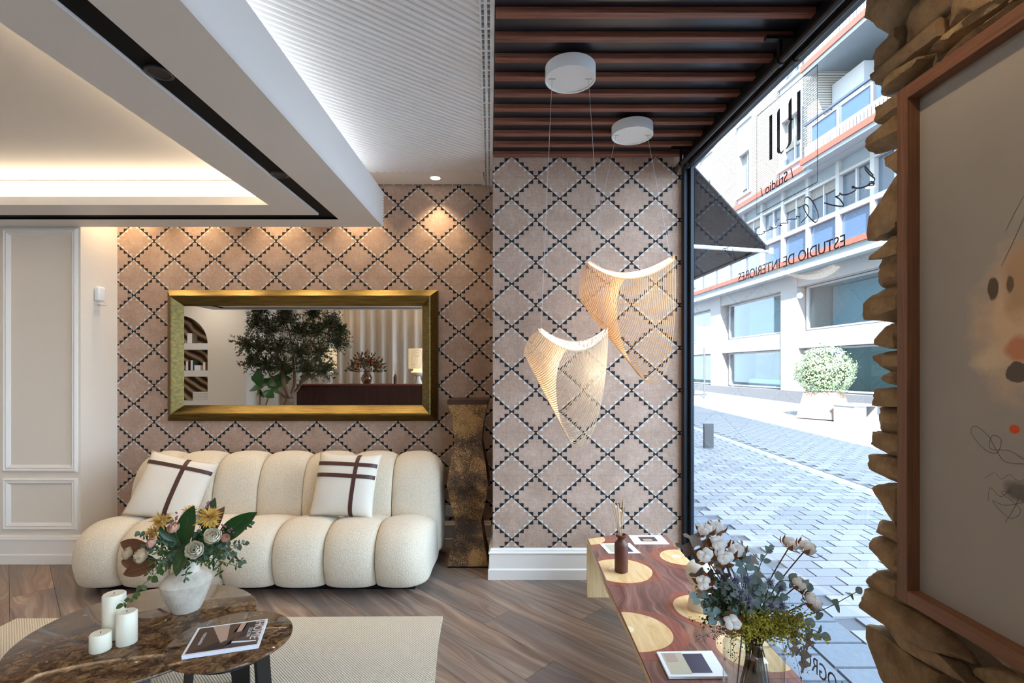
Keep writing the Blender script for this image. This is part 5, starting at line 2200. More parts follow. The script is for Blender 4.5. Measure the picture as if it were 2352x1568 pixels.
def mum(label, group, c, r, mat, stem_to):
    t = thing('chrysanthemum', label, 'flower', c, group)
    vs, fs = [], []
    rr = random.Random(int(c.x * 1000) + 5)
    for k in range(120):
        a = rr.uniform(0, 2 * PI)
        el = rr.uniform(-0.25, 1.25)
        d = Vector((math.cos(a) * math.cos(el), math.sin(a) * math.cos(el), math.sin(el)))
        s = Vector((-math.sin(a), math.cos(a), 0))
        L = r * rr.uniform(0.6, 1.3)
        w = r * 0.075
        b = len(vs)
        dr = Vector((0, 0, -0.25 * r))
        vs += [d * r * 0.15 - s * w * 0.5, d * r * 0.15 + s * w * 0.5, d * L * 0.6 + s * w, d * L * 0.6 - s * w, d * L + dr * math.cos(el) * rr.uniform(0.2, 1.2)]
        fs += [(b, b + 1, b + 2, b + 3), (b + 3, b + 2, b + 4)]
    o = from_py('petals', vs, fs, mat, t, 180)
    d = (Vector(c) - Vector(stem_to))
    d.y -= 0.10
    o.rotation_euler = d.to_track_quat('Z', 'Y').to_euler()
    bm = BM()
    bmesh.ops.create_icosphere(bm, subdivisions=2, radius=r * 0.25)
    from_bm('heart', bm, DRIEDP, t, 180)
    s = Vector(stem_to) - Vector(c)
    tubeo('stem', [(0, 0, 0), s * 0.5 + Vector((0, 0.01, -0.01)), s], 0.0022, STEMG, t, 6)
    return t


def sprig(name, label, group, path, me, mat, n, size, spread=0.8, stem=STEMG, pairs=True, droop=0.0, stemr=0.0012):
    """a stem with leaves along it; path: world points"""
    org = Vector(path[0])
    t = thing(name, label, 'foliage', org, group)
    pp = [Vector(p) - org for p in cat([tuple(p) for p in path], 6)]
    tubeo('stem', pp, stemr, stem, t, 5)
    if not me.materials:
        me.materials.append(mat)
    for k in range(n):
        f = 0.22 + 0.78 * (k + 0.5) / n
        i = min(len(pp) - 2, int(f * (len(pp) - 1)))
        p = pp[i].lerp(pp[i + 1], f * (len(pp) - 1) - i)
        d = (pp[i + 1] - pp[i]).normalized()
        for sgn in ((-1, 1) if pairs else (1 if k % 2 else -1,)):
            sd = d.cross(Vector((rf.gauss(0, 0.5), rf.gauss(-1, 0.4), rf.gauss(0, 0.5)))).normalized() * sgn
            q = (d * (1 - spread) + sd * spread + Vector((0, rf.uniform(-0.3, 0.2), -droop))).normalized()
            o = bpy.data.objects.new('leaf', me)
            COL.objects.link(o)
            o.parent = t
            aim(o, p, q, (rf.gauss(0, 0.5), -1, rf.gauss(0.5, 0.5)))
            s = size * rf.uniform(0.75, 1.2) * (1 - 0.35 * f)
            o.scale = (s, s, s)
    if n:
        o = bpy.data.objects.new('leaf', me)
        COL.objects.link(o)
        o.parent = t
        aim(o, pp[-1], pp[-1] - pp[-3], (0, -1, 0.4))
        o.scale = (size * 0.7,) * 3
    return t


# ---------------------------------------------------------------- fresh bouquet on the marble table
VY = vp.y
MOUTH = Vector((vp.x, vp.y, TLZ + 0.185))
MAG = [leaf_mesh('leaf', 1.0, 0.40, 0.25, 0.22, 9, 0.95), leaf_mesh('leaf', 1.0, 0.36, 0.35, 0.35, 9, 1.05)]
MAGB = [leaf_mesh('leaf', 1.0, 0.42, 0.5, 0.25, 9, 0.9)]
MAGS = leaf_mesh('leaf', 1.0, 0.42, 0.25, 0.12, 9, 0.95)


def mag_leaf(label, b, tip, mat, dy=0.0, mesh=None):
    base = at(b[0], b[1], VY + dy * 0.3)
    tp = at(tip[0], tip[1], VY + dy)
    t = thing('magnolia_leaf', label, 'leaf', base, 'magnolia leaves in the white vase')
    me = (mesh or MAG[0]).copy()
    L = (tp - base).length
    put_leaf('blade', me, mat, t, (0, 0, 0), tp - base, (0.1, -1, 0.35))
    t.children[0].scale = (L * 1.04, L * 1.04, L * 1.04)
    # petiole down into the vase
    q = MOUTH - base
    tubeo('petiole', [(0, 0, 0), q * 0.5 + Vector((0, 0.012, 0.01)), q], 0.002, STEMG, t, 5)
    # raised midrib
    tubeo('midrib', [(tp - base) * 0.02, (tp - base) * 0.8 + Vector((0, -0.001, 0))], 0.0006, M_RIB, t, 5)
    return t


M_RIB = M('leaf_rib', S(84, 108, 58), 0.5).m
mag_leaf('broad upright green magnolia leaf in the middle of the white vase bouquet', (420, 1250), (436, 1170), LGREEN, -0.08, MAGS)
mag_leaf('long green magnolia leaf pointing right over the white vase', (500, 1243), (570, 1183), LGREEN, -0.05)
mag_leaf('green magnolia leaf hanging down in front of the white vase neck', (430, 1248), (402, 1318), LGREEN, -0.12, MAGS)
mag_leaf('green magnolia leaf at the very top of the fresh bouquet', (470, 1225), (485, 1148), LGREEN, 0.02)
mag_leaf('green magnolia leaf reaching left beside the pink rose', (412, 1242), (362, 1212), LGREEN, -0.07)
mag_leaf('short dark green magnolia leaf behind the white rose', (448, 1250), (484, 1216), LGREEN, -0.06)
mag_leaf('dark green magnolia leaf low at the left of the fresh bouquet', (405, 1255), (365, 1228), LGREEN, -0.05)
mag_leaf('brown magnolia leaf sticking out far left, upper one', (348, 1262), (270, 1246), LBROWN, -0.03, MAGB[0])
mag_leaf('brown magnolia leaf sticking out far left, middle one', (362, 1288), (268, 1290), LBROWN, -0.03, MAGB[0])
mag_leaf('brown magnolia leaf drooping at far left, lowest one', (366, 1292), (276, 1318), LBROWN, -0.06, MAGB[0])
mag_leaf('bronze magnolia leaf behind the yellow flower at top right', (470, 1240), (505, 1168), LBROWN, 0.02)
mag_leaf('brown magnolia leaf under the pink rosebud at right', (480, 1262), (520, 1240), LBROWN, -0.03)

G1 = 'flowers in the white ceramic vase'
for lab, (px, py), rpx, mt, dy in (('round cream rose low in the middle of the fresh bouquet', (446, 1262), 19, ROSEW, -0.10), ('cream rose at the right beside the long leaf', (488, 1230), 18, ROSEW, -0.08),
                                   ('small pink rose left of the big upright leaf', (398, 1211), 13, ROSEP, -0.07), ('small pink rose above the brown leaves', (347, 1246), 12, ROSEP, -0.07),
                                   ('pink rosebud at the right side of the bouquet', (518, 1235), 10, ROSEP, -0.05), ('withered cream rose with dark specks at far left', (322, 1276), 18, DRIEDP, -0.06),
                                   ('withered yellowed rose at the far left edge', (292, 1270), 14, DRIEDP, -0.05), ('cream rosebud half hidden beside the yellow flower at top', (447, 1192), 12, ROSEW, 0.0)):
    rose(lab, G1, at(px, py, VY + dy), rpx * VY / F, mt, MOUTH)
for lab, (px, py), rpx, dy in (('yellow shaggy chrysanthemum at upper left of the bouquet', (372, 1198), 24, -0.04), ('yellow chrysanthemum at left above the pink rose', (354, 1224), 19, -0.04),
                               ('largest yellow chrysanthemum at upper right of the bouquet', (480, 1190), 27, -0.03), ('yellow chrysanthemum behind the upright leaf', (437, 1178), 20, 0.03), ('yellow chrysanthemum bud right of the upright leaf', (488, 1202), 14, 0.0)):
    mum(lab, G1, at(px, py, VY + dy), rpx * VY / F, MUM, MOUTH)

EUC = leaf_mesh('leaf', 1.0, 0.85, 0.15, 0.2, 5, 0.9)
RUS = leaf_mesh('leaf', 1.0, 0.42, 0.2, 0.15, 5, 0.9)
G2 = 'greenery in the white ceramic vase'


def gp(pts, dy=0.0, Y=None):
    return [MOUTH] + [at(x, y, (Y or VY) + dy * (i + 1) / len(pts)) for i, (x, y) in enumerate(pts)]


for lab, pts, kind, n, dy in (('eucalyptus sprig reaching far right', [(470, 1270), (520, 1255), (562, 1248)], 'e', 9, -0.06), ('eucalyptus sprig at lower right', [(475, 1275), (520, 1275), (556, 1288)], 'e', 9, -0.08),
                              ('thin eucalyptus sprig at upper right', [(490, 1250), (540, 1218), (574, 1203)], 'e', 7, -0.02), ('eucalyptus sprig at left behind the roses', [(400, 1250), (350, 1235), (318, 1228)], 'e', 8, 0.02),
                              ('eucalyptus sprig low at left', [(400, 1270), (360, 1262), (335, 1255)], 'e', 8, -0.03), ('eucalyptus sprig at the centre right', [(460, 1262), (500, 1262), (530, 1268)], 'e', 9, -0.10),
                              ('small-leaved sprig hanging left of the neck', [(410, 1285), (375, 1300), (342, 1316)], 'r', 9, -0.08), ('small-leaved sprig hanging in front of the neck', [(428, 1285), (430, 1305), (425, 1328)], 'r', 7, -0.12),
                              ('small-leaved sprig drooping at right', [(460, 1280), (495, 1295), (505, 1318)], 'r', 8, -0.08), ('small-leaved sprig spreading right', [(465, 1280), (510, 1290), (545, 1300)], 'r', 9, -0.06),
                              ('small-leaved sprig spreading left', [(405, 1270), (370, 1280), (350, 1292)], 'r', 9, -0.10), ('small-leaved sprig low in the middle', [(420, 1275), (400, 1290), (385, 1305)], 'r', 8, -0.12),
                              ('small-leaved sprig at centre right under the white rose', [(440, 1280), (465, 1290), (478, 1300)], 'r', 8, -0.12), ('dark sprig filling the centre of the bouquet', [(425, 1265), (420, 1240), (430, 1215)], 'e', 8, -0.02),
                              ('dark sprig filling the right of the bouquet', [(450, 1255), (475, 1240), (500, 1250)], 'e', 8, -0.03), ('dark sprig behind the yellow flowers', [(420, 1262), (395, 1225), (385, 1190)], 'e', 9, 0.04), ('dark sprig behind the top leaf', [(440, 1255), (465, 1215), (462, 1180)], 'e', 9, 0.05), ('dark sprig over the left of the vase neck', [(412, 1275), (385, 1262), (362, 1268)], 'r', 10, -0.08), ('dark sprig right of the cream rose', [(450, 1270), (485, 1258), (505, 1275)], 'r', 10, -0.10), ('dark sprig between the roses', [(435, 1268), (460, 1245), (470, 1225)], 'r', 9, -0.05), ('dark sprig left of the hanging leaf', [(415, 1275), (395, 1280), (372, 1300)], 'e', 9, -0.09), ('dark sprig left of the filling leaves', [(412, 1268), (380, 1245), (350, 1250)], 'r', 10, -0.05), ('dark sprig filling the left of the bouquet', [(405, 1255), (385, 1235), (370, 1240)], 'e', 8, -0.03)):
    sprig('eucalyptus_sprig' if kind == 'e' else 'ruscus_sprig', lab, G2, gp(pts, dy), EUC if kind == 'e' else RUS, LEUC if kind == 'e' else LRUSC, n, 0.031 if kind == 'e' else 0.030)
sprig('eucalyptus_sprig', 'long eucalyptus trailer hanging down to the candles', G2, [MOUTH, at(385, 1296, VY - 0.08), at(352, 1322, VY - 0.13), at(318, 1352, VY - 0.20), at(300, 1375, VY - 0.24), at(284, 1386, VY - 0.26)], leaf_mesh('leaf', 1.0, 0.75, 0.15, 0.2, 5, 0.9), LRUSC, 6, 0.036, 0.7)
for k, (px, py) in enumerate(((476, 1160), (402, 1190), (512, 1212), (535, 1222))):
    c = at(px, py, VY - 0.03)
    t = thing('waxflower', 'tiny magenta waxflower sprig ' + ['at the top of the fresh bouquet', 'above the pink rose', 'over the long right leaf', 'right of the long leaf'][k], 'flower', c, 'waxflowers in the white vase')
    bm = BM()
    for q in range(7):
        m = Matrix.Translation(Vector((rf.gauss(0, 0.008), rf.gauss(0, 0.006), rf.gauss(0, 0.010))))
        bmesh.ops.create_icosphere(bm, subdivisions=1, radius=0.0042, matrix=m)
    from_bm('blossoms', bm, M('waxflower_magenta', S(150, 84, 110), 0.6).m, t, 180)
    s = MOUTH - c
    tubeo('stem', [(0, 0, 0), s * 0.5, s], 0.0009, STEMG, t, 5)

# ---------------------------------------------------------------- dried bouquet in the glass vase
DV = Vector((0.700, 1.45, BZ + 0.0014))
gv = thing('glass_vase', 'clear glass vase holding dried cotton and thistles on the bench', 'vase', DV)
GR, GH = 0.082, 0.232
latheo('vase_glass', [(0, 0.004), (GR - 0.006, 0.004), (GR - 0.001, 0.010), (GR, 0.02), (GR, GH - 0.030), (GR - 0.008, GH - 0.014), (GR - 0.026, GH - 0.004), (GR - 0.030, GH)], VASEGLASS, gv, 56, (0, 0, 0), 50)
latheo('vase_base', [(0, 0), (GR - 0.004, 0), (GR - 0.004, 0.0035), (0, 0.0035)], VASEGLASS, gv, 40)
bm = BM()
lathe(bm, [(GR - 0.030, GH), (GR - 0.026, GH + 0.004), (GR - 0.022, GH + 0.002), (GR - 0.026, GH - 0.003)], 48, closed=True)
from_bm('vase_lip', bm, VASEGLASS, gv, 60)
DM = DV + Vector((0, 0, GH - 0.02))
DY = 1.45
G3 = 'dried flowers in the glass vase'


def foot():
    a = rf.uniform(0, 2 * PI)
    return DV + Vector((0.05 * math.cos(a), 0.05 * math.sin(a), 0.012))


def dstem(t, c, r=0.0018, mat=STEMB):
    """stem from the flower through the mouth of the vase to its bottom"""
    a = rf.uniform(0, 2 * PI)
    m = DM + Vector((0.022 * math.cos(a), 0.022 * math.sin(a), 0.0)) - Vector(c)
    f = foot() - Vector(c)
    pts = cat([(0, 0, 0), tuple(m * 0.5 + Vector((0, 0.01, 0.015))), tuple(m), tuple(f)], 5)
    tubeo('stem', pts, r, mat, t, 5)


def cotton(label, px, py, rp, dy, rt=None):
    c = at(px, py, DY + dy)
    r = rp * (DY + dy) / F
    t = thing('cotton_boll', label, 'cotton', c, 'cotton bolls in the glass vase')
    ax = (c - DM)
    ax.y -= 0.08
    ax.normalize()
    quat = ax.to_track_quat('Z', 'Y')
    rr = random.Random(int(px * 3 + py))
    bm = BM()
    for k in range(5):
        a = 2 * PI * k / 5 + rr.random()
        d = Vector((math.cos(a) * 0.50, math.sin(a) * 0.50, 0.34 + rr.uniform(-0.1, 0.1))) * r
        bmesh.ops.create_icosphere(bm, subdivisions=3, radius=r * 0.50, matrix=Matrix.Translation(d))
    for v in bm.verts:
        v.co += mn.noise_vector(v.co * (2.2 / r) * 1.0) * r * 0.12 + mn.noise_vector(v.co * 7 / r) * r * 0.05
    o = from_bm('fluff', bm, COTTON, t, 180)
    o.rotation_euler = quat.to_euler()
    vs, fs = [], []
    for k in range(5):
        a = 2 * PI * (k + 0.5) / 5
        d = Vector((math.cos(a), math.sin(a), 0))
        s = Vector((-math.sin(a), math.cos(a), 0))
        b = len(vs)
        for i in range(5):
            u = i / 4
            w = r * 0.34 * math.sin(PI * (0.15 + 0.85 * u)) + 0.0004
            rad = r * (0.25 + 1.12 * math.sin(u * PI * 0.60))
            z = r * (-0.45 + 1.05 * u * u)
            p = d * rad + Vector((0, 0, z))
            if i == 4:
                p += d * r * 0.22
            vs += [p - s * w, p + d * r * 0.05, p + s * w]
        for i in range(4):
            q = b + 3 * i
            fs += [(q, q + 1, q + 4, q + 3), (q + 1, q + 2, q + 5, q + 4)]
    o = from_py('husk', vs, fs, HUSK, t, 180)
    o.rotation_euler = quat.to_euler()
    dstem(t, c)
    return t


for lab, px, py, rp, dy in (('cotton boll at the top left of the dried bouquet', 1621, 1220, 17, 0.0), ('cotton boll at the top of the dried bouquet', 1645, 1216, 18, 0.02), ('cotton boll with wide brown husk below the top ones', 1651, 1252, 19, -0.03),
                            ('cotton boll above the dark oak leaf', 1622, 1278, 19, -0.05), ('fluffy cotton boll in the upper middle', 1664, 1282, 21, -0.06), ('cotton boll beside the grey oak leaf', 1690, 1268, 19, 0.0),
                            ('four-lobed pale cotton boll at the left edge', 1618, 1340, 18, -0.06), ('brown-husked cotton boll on the right fork', 1815, 1252, 18, 0.02), ('white cotton boll on the right fork', 1852, 1260, 20, 0.0),
                            ('cotton boll half hidden by blue leaves at right', 1832, 1343, 17, -0.02), ('cotton boll low at the right of the dried bouquet', 1862, 1381, 20, -0.04), ('cotton boll low at left above the vase rim', 1683, 1430, 19, -0.08)):
    cotton(lab, px, py, rp, dy)


def thistle(label, px, py, rp, dy):
    dy -= 0.05
    c = at(px, py, DY + dy)
    r = 1.12 * rp * (DY + dy) / F
    t = thing('sea_holly', label, 'flower', c, 'blue thistles in the glass vase')
    bm = BM()
    bmesh.ops.create_icosphere(bm, subdivisions=2, radius=r * 0.42)
    from_bm('head', bm, M('thistle_core', S(60, 64, 92), 0.7).m, t, 180)
    vs, fs = [], []
    rr = random.Random(px)
    for k in range(110):
        d = Vector((rr.gauss(0, 1), rr.gauss(0, 1), rr.gauss(0.3, 1))).normalized()
        s = d.orthogonal().normalized() * r * 0.05
        q = d.cross(s).normalized() * r * 0.05
        b = len(vs)
        L = r * rr.uniform(0.8, 1.1)
        vs += [d * r * 0.3 + s, d * r * 0.3 - s, d * r * 0.3 + q, d * L]
        fs += [(b, b + 1, b + 3), (b + 1, b + 2, b + 3), (b + 2, b, b + 3)]
    from_py('spines', vs, fs, THIST, t)
    dstem(t, c, 0.0013, STEMG)


for k, (px, py, rp, dy, w) in enumerate(((1690, 1334, 17, -0.07, 'upper left of the thistles'), (1714, 1331, 17, -0.05, 'upper thistle right of the first'), (1702, 1360, 15, -0.08, 'small dark one in the middle of the thistles'), (1719, 1378, 18, -0.10, 'lowest large thistle in the middle'),
                                         (1768, 1338, 15, -0.04, 'thistle near the right fork'), (1794, 1350, 14, -0.03, 'rightmost small thistle'), (1771, 1390, 15, -0.09, 'deep blue thistle above the yellow spray'), (1796, 1392, 15, -0.08, 'blue thistle right above the yellow spray'))):
    thistle('spiky blue-grey sea holly, ' + w, px, py, rp, dy)

OAK = leaf_mesh('leaf', 1.0, 0.62, 0.35, 0.28, 16, 1.0, 3)


def oak(label, b, tip, mat, dy=0.0):
    base, tp = at(*b, DY + dy * 0.4), at(*tip, DY + dy)
    t = thing('oak_leaf', label, 'leaf', base, 'dried oak leaves in the glass vase')
    me = OAK.copy()
    L = (tp - base).length
    put_leaf('blade', me, mat, t, (0, 0, 0), tp - base, (0.2, -1, 0.5)).scale = (L, L, L)
    dstem(t, base, 0.0014)


LOAKD = leafm('dark_oak_leaf', (70, 56, 50), (118, 100, 88), 0.8)
oak('pale curled oak leaf at the top left of the dried bouquet', (1640, 1268), (1580, 1224), LOAK)
oak('thin brown oak leaf pointing far left', (1625, 1290), (1562, 1246), LOAKD)
oak('silvery oak leaf under the upper cotton bolls', (1625, 1268), (1664, 1312), LOAK, -0.08)
oak('dark oak leaf at the left side of the dried bouquet', (1650, 1330), (1596, 1318), LOAKD, -0.05)
oak('broad brown oak leaf in the upper middle', (1670, 1345), (1650, 1290), LOAKD, -0.02)
oak('grey oak leaf at upper right of the cotton', (1700, 1300), (1712, 1240), LOAK, 0.04)
oak('grey oak leaf right of the blue leaves', (1710, 1310), (1746, 1272), LOAK, 0.03)
oak('grey oak leaf behind the thistles', (1735, 1350), (1752, 1300), LOAK, 0.05)
oak('grey oak leaf hanging right of the vase, upper', (1825, 1455), (1828, 1512), LOAK, -0.04)
oak('grey oak leaf hanging right of the vase, lower', (1845, 1480), (1852, 1548), LOAK, -0.06)
oak('pale oak leaf behind the hanging ones', (1850, 1440), (1866, 1505), LOAK, 0.0)
oak('grey oak leaf low at the right of the spray', (1790, 1440), (1840, 1462), LOAKD, -0.05)

EUC2 = leaf_mesh('leaf', 1.0, 0.85, 0.2, 0.25, 5, 0.85)


def dp_(pts, dy=0.0):
    return [DM + Vector((0, 0, 0.01))] + [at(x, y, DY + dy * (i + 1) / len(pts)) for i, (x, y) in enumerate(pts)]


for lab, pts, n, sz, mt, dy in (('blue eucalyptus sprig in the upper middle', [(1720, 1380), (1715, 1310), (1692, 1272)], 6, 0.036, 'b', 0.0), ('blue eucalyptus sprig rising to the upper right', [(1730, 1370), (1745, 1300), (1768, 1262)], 5, 0.028, 'b', 0.05),
                                ('blue eucalyptus sprig beside the right fork', [(1760, 1400), (1790, 1335), (1850, 1345)], 6, 0.040, 'b', -0.02), ('long blue eucalyptus sprig reaching far right', [(1800, 1430), (1890, 1400), (1965, 1360)], 5, 0.036, 'b', 0.0),
                                ('blue eucalyptus sprig hanging at lower right', [(1790, 1440), (1850, 1440), (1885, 1455)], 4, 0.040, 'b', -0.05), ('eucalyptus sprig at the left side of the dried bouquet', [(1690, 1420), (1640, 1385), (1600, 1370)], 6, 0.034, 'g', -0.06),
                                ('eucalyptus sprig in the lower left', [(1700, 1430), (1660, 1410), (1640, 1420)], 6, 0.032, 'g', -0.07), ('eucalyptus sprig among the thistles', [(1710, 1430), (1690, 1380), (1678, 1345)], 7, 0.036, 'b', -0.08),
                                ('dark eucalyptus sprig in the middle', [(1715, 1430), (1695, 1400), (1672, 1370)], 7, 0.034, 'g', -0.03), ('blue eucalyptus sprig left of the thistles', [(1715, 1420), (1690, 1370), (1655, 1345)], 7, 0.036, 'b', -0.06), ('blue eucalyptus sprig right of the thistles', [(1735, 1420), (1765, 1375), (1790, 1370)], 7, 0.034, 'b', -0.06), ('green eucalyptus sprig under the left cotton', [(1700, 1420), (1660, 1370), (1630, 1395)], 7, 0.036, 'g', -0.05), ('green eucalyptus sprig deep in the middle', [(1720, 1420), (1725, 1370), (1735, 1330)], 8, 0.036, 'g', 0.0), ('eucalyptus sprig above the yellow spray', [(1730, 1430), (1750, 1380), (1745, 1340)], 6, 0.030, 'b', -0.05)):
    sprig('dried_eucalyptus', lab, 'dried eucalyptus in the glass vase', dp_(pts, dy), EUC2 if mt == 'b' else EUC2.copy(), LEUCB if mt == 'b' else LEUC, n, sz, 0.75)
o = None


def spray(label, c0, spread, n, mat, dens, drop=0.0, sz=0.0022):
    """fine flower spray: thin branches set with tiny buds"""
    c = at(*c0, DY - 0.05)
    t = thing('flower_spray', label, 'foliage', c, 'fine sprays in the glass vase')
    bm = BM()
    bb = BM()
    for k in range(n):
        e = Vector((rf.gauss(0, spread[0]), rf.gauss(0, spread[1]), rf.gauss(0, spread[2]) - drop))
        m = e * 0.5 + Vector((0, 0, spread[2] * 0.4))
        base = (DM - c) * 0.8
        pts = cat([tuple(base), tuple(m * 0.6 + base * 0.3), tuple(e)], 6)
        tube(bm, pts, 0.0005, 3, False)
        for q in range(dens):
            i = rf.randint(len(pts) // 2, len(pts) - 1)
            p = Vector(pts[i]) + Vector((rf.gauss(0, 0.006), rf.gauss(0, 0.006), rf.gauss(0, 0.006)))
            bmesh.ops.create_icosphere(bb, subdivisions=1, radius=sz * rf.uniform(0.6, 1.2), matrix=Matrix.Translation(p))
    from_bm('branches', bm, STEMG, t, normals=False)
    tag(from_bm('buds', bb, mat, t, 180), kind='stuff')


spray('yellow-green solidago spray low in the middle of the dried bouquet', (1735, 1432), (0.056, 0.04, 0.028), 60, LMOSS, 30, 0.0, 0.0027)
spray('yellow-green solidago spray at the right over the vase', (1812, 1425), (0.040, 0.03, 0.028), 36, LMOSS, 26, 0.0, 0.0026)
spray('fine dark spray trailing at the lower left of the vase', (1660, 1430), (0.026, 0.03, 0.045), 22, LDARK, 18, 0.01, 0.0018)
spray('fine airy spray at the right edge of the dried bouquet', (1845, 1440), (0.028, 0.03, 0.055), 14, LDARK, 12, 0.02, 0.0014)
spray('dark green filler in the left heart of the dried bouquet', (1650, 1365), (0.030, 0.03, 0.035), 34, LDARK, 24, 0.0, 0.0030)
# the bundle of stems and the thick cut branch inside the vase
sb = thing('stem_bundle', 'bundle of cut dried stems standing inside the clear glass vase', 'stems', DV)
for k in range(14):
    a = DM + Vector((rf.gauss(0, 0.012), rf.gauss(0, 0.012), 0.02))
    b = foot()
    tubeo('stem', [a - DV, (a - DV) * 0.6 + (b - DV) * 0.4, b - DV], rf.uniform(0.0016, 0.003), STEMB if k % 2 else STEMG, sb, 6)
a, b = DV + Vector((-0.005, -0.03, 0.22)), DV + Vector((-0.062, -0.03, 0.012))
cbr = thing('cut_branch', 'thick brown branch slanting across the left of the glass vase', 'branch', DV)
tubeo('bark', [a - DV, b - DV], 0.0045, STEMB, cbr, 8)
tubeo('cut_face', [b - DV, b - DV + (b - a).normalized() * 0.002], 0.0042, REED, cbr, 8)

# ================================================================ THE ROOM SEEN IN THE MIRROR
YM = YB - 0.034


def mir_at(px, py, Y):
    """photograph pixel seen in the mirror -> world point at depth Y"""
    return Vector(((px - CX) * (2 * YM - Y) / F, Y, EYE - (py - CY) * (2 * YM - Y) / F))


# long pleated curtain
cy_ = -3.35
bm = BM()
xa, xb = -5.55, 1.1
n = 420
ra, rb = [], []
for i in range(n + 1):
    x = xa + (xb - xa) * i / n
    y = cy_ + 0.055 * math.sin(x * 2 * PI / 0.235 + 0.8 * math.sin(x * 1.7)) + 0.02 * math.sin(x * 9.1)
    ra.append(bm.verts.new((x, y, 0.01)))
    rb.append(bm.verts.new((x, y, 2.70)))
for i in range(n):
    bm.faces.new((ra[i], ra[i + 1], rb[i + 1], rb[i]))
cur = from_bm('curtain_cloth', bm, M('sheer_curtain', S(226, 220, 210), 0.85, 0, 0.1).m, None, 180)
ct = thing('curtain', 'long pleated pale curtain reflected in the mirror behind the desk', 'curtain', (0, 0, 0))
cur.parent = ct
tubeo('curtain_track', [(xa, cy_, 2.715), (xb, cy_, 2.715)], 0.012, WHITEMETAL, ct, 8)

# reception desk, gently bowed
DESKM = wood('desk_rosewood', [(0.35, S(40, 18, 16)), (0.55, S(62, 28, 24)), (0.7, S(84, 40, 32))], 'Z', 1.2, 26, 0.35, True)
DTOP = M('desk_top_red', S(120, 62, 48), 0.35).m
dk = thing('reception_desk', 'dark rosewood reception desk reflected in the mirror', 'desk', (-2.6, -2.3, 0))
DK = Vector(dk.location)


def dcurve(x):
    return -2.16 - 0.05 * math.sin((x + 4.2) / 3.4 * PI)


xs = [-4.15 + 0.27 * i for i in range(14)]
for a, b in zip(xs[:-1], xs[1:]):
    bm = BM()
    p = []
    for z in (0.0, 1.035):
        p += [(a, dcurve(a), z), (b - 0.002, dcurve(b), z), (b - 0.002, dcurve(b) - 0.03, z), (a, dcurve(a) - 0.03, z)]
    hexa(bm, [Vector(q) - DK for q in p])
    from_bm('front_panel', bm, DESKM, dk)
bm = BM()
pts = [(x, dcurve(x) + 0.012) for x in xs] + [(xs[-1], -2.65), (xs[0], -2.65)]
prism(bm, [(x - DK.x, y - DK.y) for x, y in pts], 1.036, 1.062)
from_bm('desk_top', bm, DTOP, dk)
for x in (-4.13, -0.70):
    boxo('side_panel', x - DK.x, x + 0.03 - DK.x, -2.63 - DK.y, -2.20 - DK.y, 0, 1.035, DESKM, dk)
DZ = 1.062


def desk_lamp(label, px, Y, on):
    c = mir_at(px, 870, Y)
    t = thing('desk_lamp', label, 'lamp', (c.x, Y, DZ), 'lamps on the reception desk')
    latheo('foot', [(0, 0), (0.085, 0), (0.087, 0.006), (0.05, 0.10), (0.042, 0.155), (0, 0.155)], MATW, t, 30)
    latheo('bowl', [(0, 0.15), (0.06, 0.152), (0.12, 0.18), (0.142, 0.215), (0.138, 0.235), (0.09, 0.262), (0.09, 0.30), (0.075, 0.31), (0, 0.31)], MATW, t, 36, (0, 0, 0), 60)
    sh = M('linen_shade', S(226, 206, 168), 0.9)
    sh.set('Emission Color', (1.0, 0.76, 0.45, 1))
    sh.set('Emission Strength', 0.5)
    latheo('shade', [(0.185, 0.30), (0.187, 0.30), (0.187, 0.70), (0.185, 0.70)], sh.m, t, 40, (0, 0, 0), 40, True)
    # line-drawn face printed on the shade
    ln_ = M('shade_line', S(110, 84, 60), 0.8).m
    for path in ([(-0.10, 0.64), (0.0, 0.66), (0.07, 0.60), (0.09, 0.52), (0.12, 0.46), (0.09, 0.44), (0.10, 0.41), (0.08, 0.385), (0.09, 0.36), (0.05, 0.33), (0.03, 0.31)], [(-0.10, 0.64), (-0.12, 0.52), (-0.10, 0.40), (-0.06, 0.33)], [(-0.06, 0.55), (-0.02, 0.565), (0.03, 0.55), (-0.02, 0.54), (-0.06, 0.55)], [(-0.07, 0.60), (-0.01, 0.615), (0.04, 0.60)], [(0.02, 0.385), (0.06, 0.39), (0.09, 0.385)]):
        pp = []
        for u, z in cat(path, 5):
            a = u / 0.19 + PI / 2
            pp.append((0.1885 * math.cos(a), 0.1885 * math.sin(a), z))
        tubeo('shade_drawing', pp, 0.0014, ln_, t, 4)
    pl_ = bpy.data.lights.new('desk_lamp_bulb', 'POINT')
    pl_.energy = 14
    pl_.color = WARM
    pl_.shadow_soft_size = 0.04
    o = bpy.data.objects.new('desk_lamp_bulb', pl_)
    o.location = (0, 0, 0.56)
    o.parent = t
    COL.objects.link(o)


desk_lamp('white bowl-footed lamp with glowing shade, behind the olive tree in the mirror', 751, -2.42, True)
desk_lamp('white bowl-footed lamp with face drawn on its shade at the mirror\'s right', 960, -2.42, True)

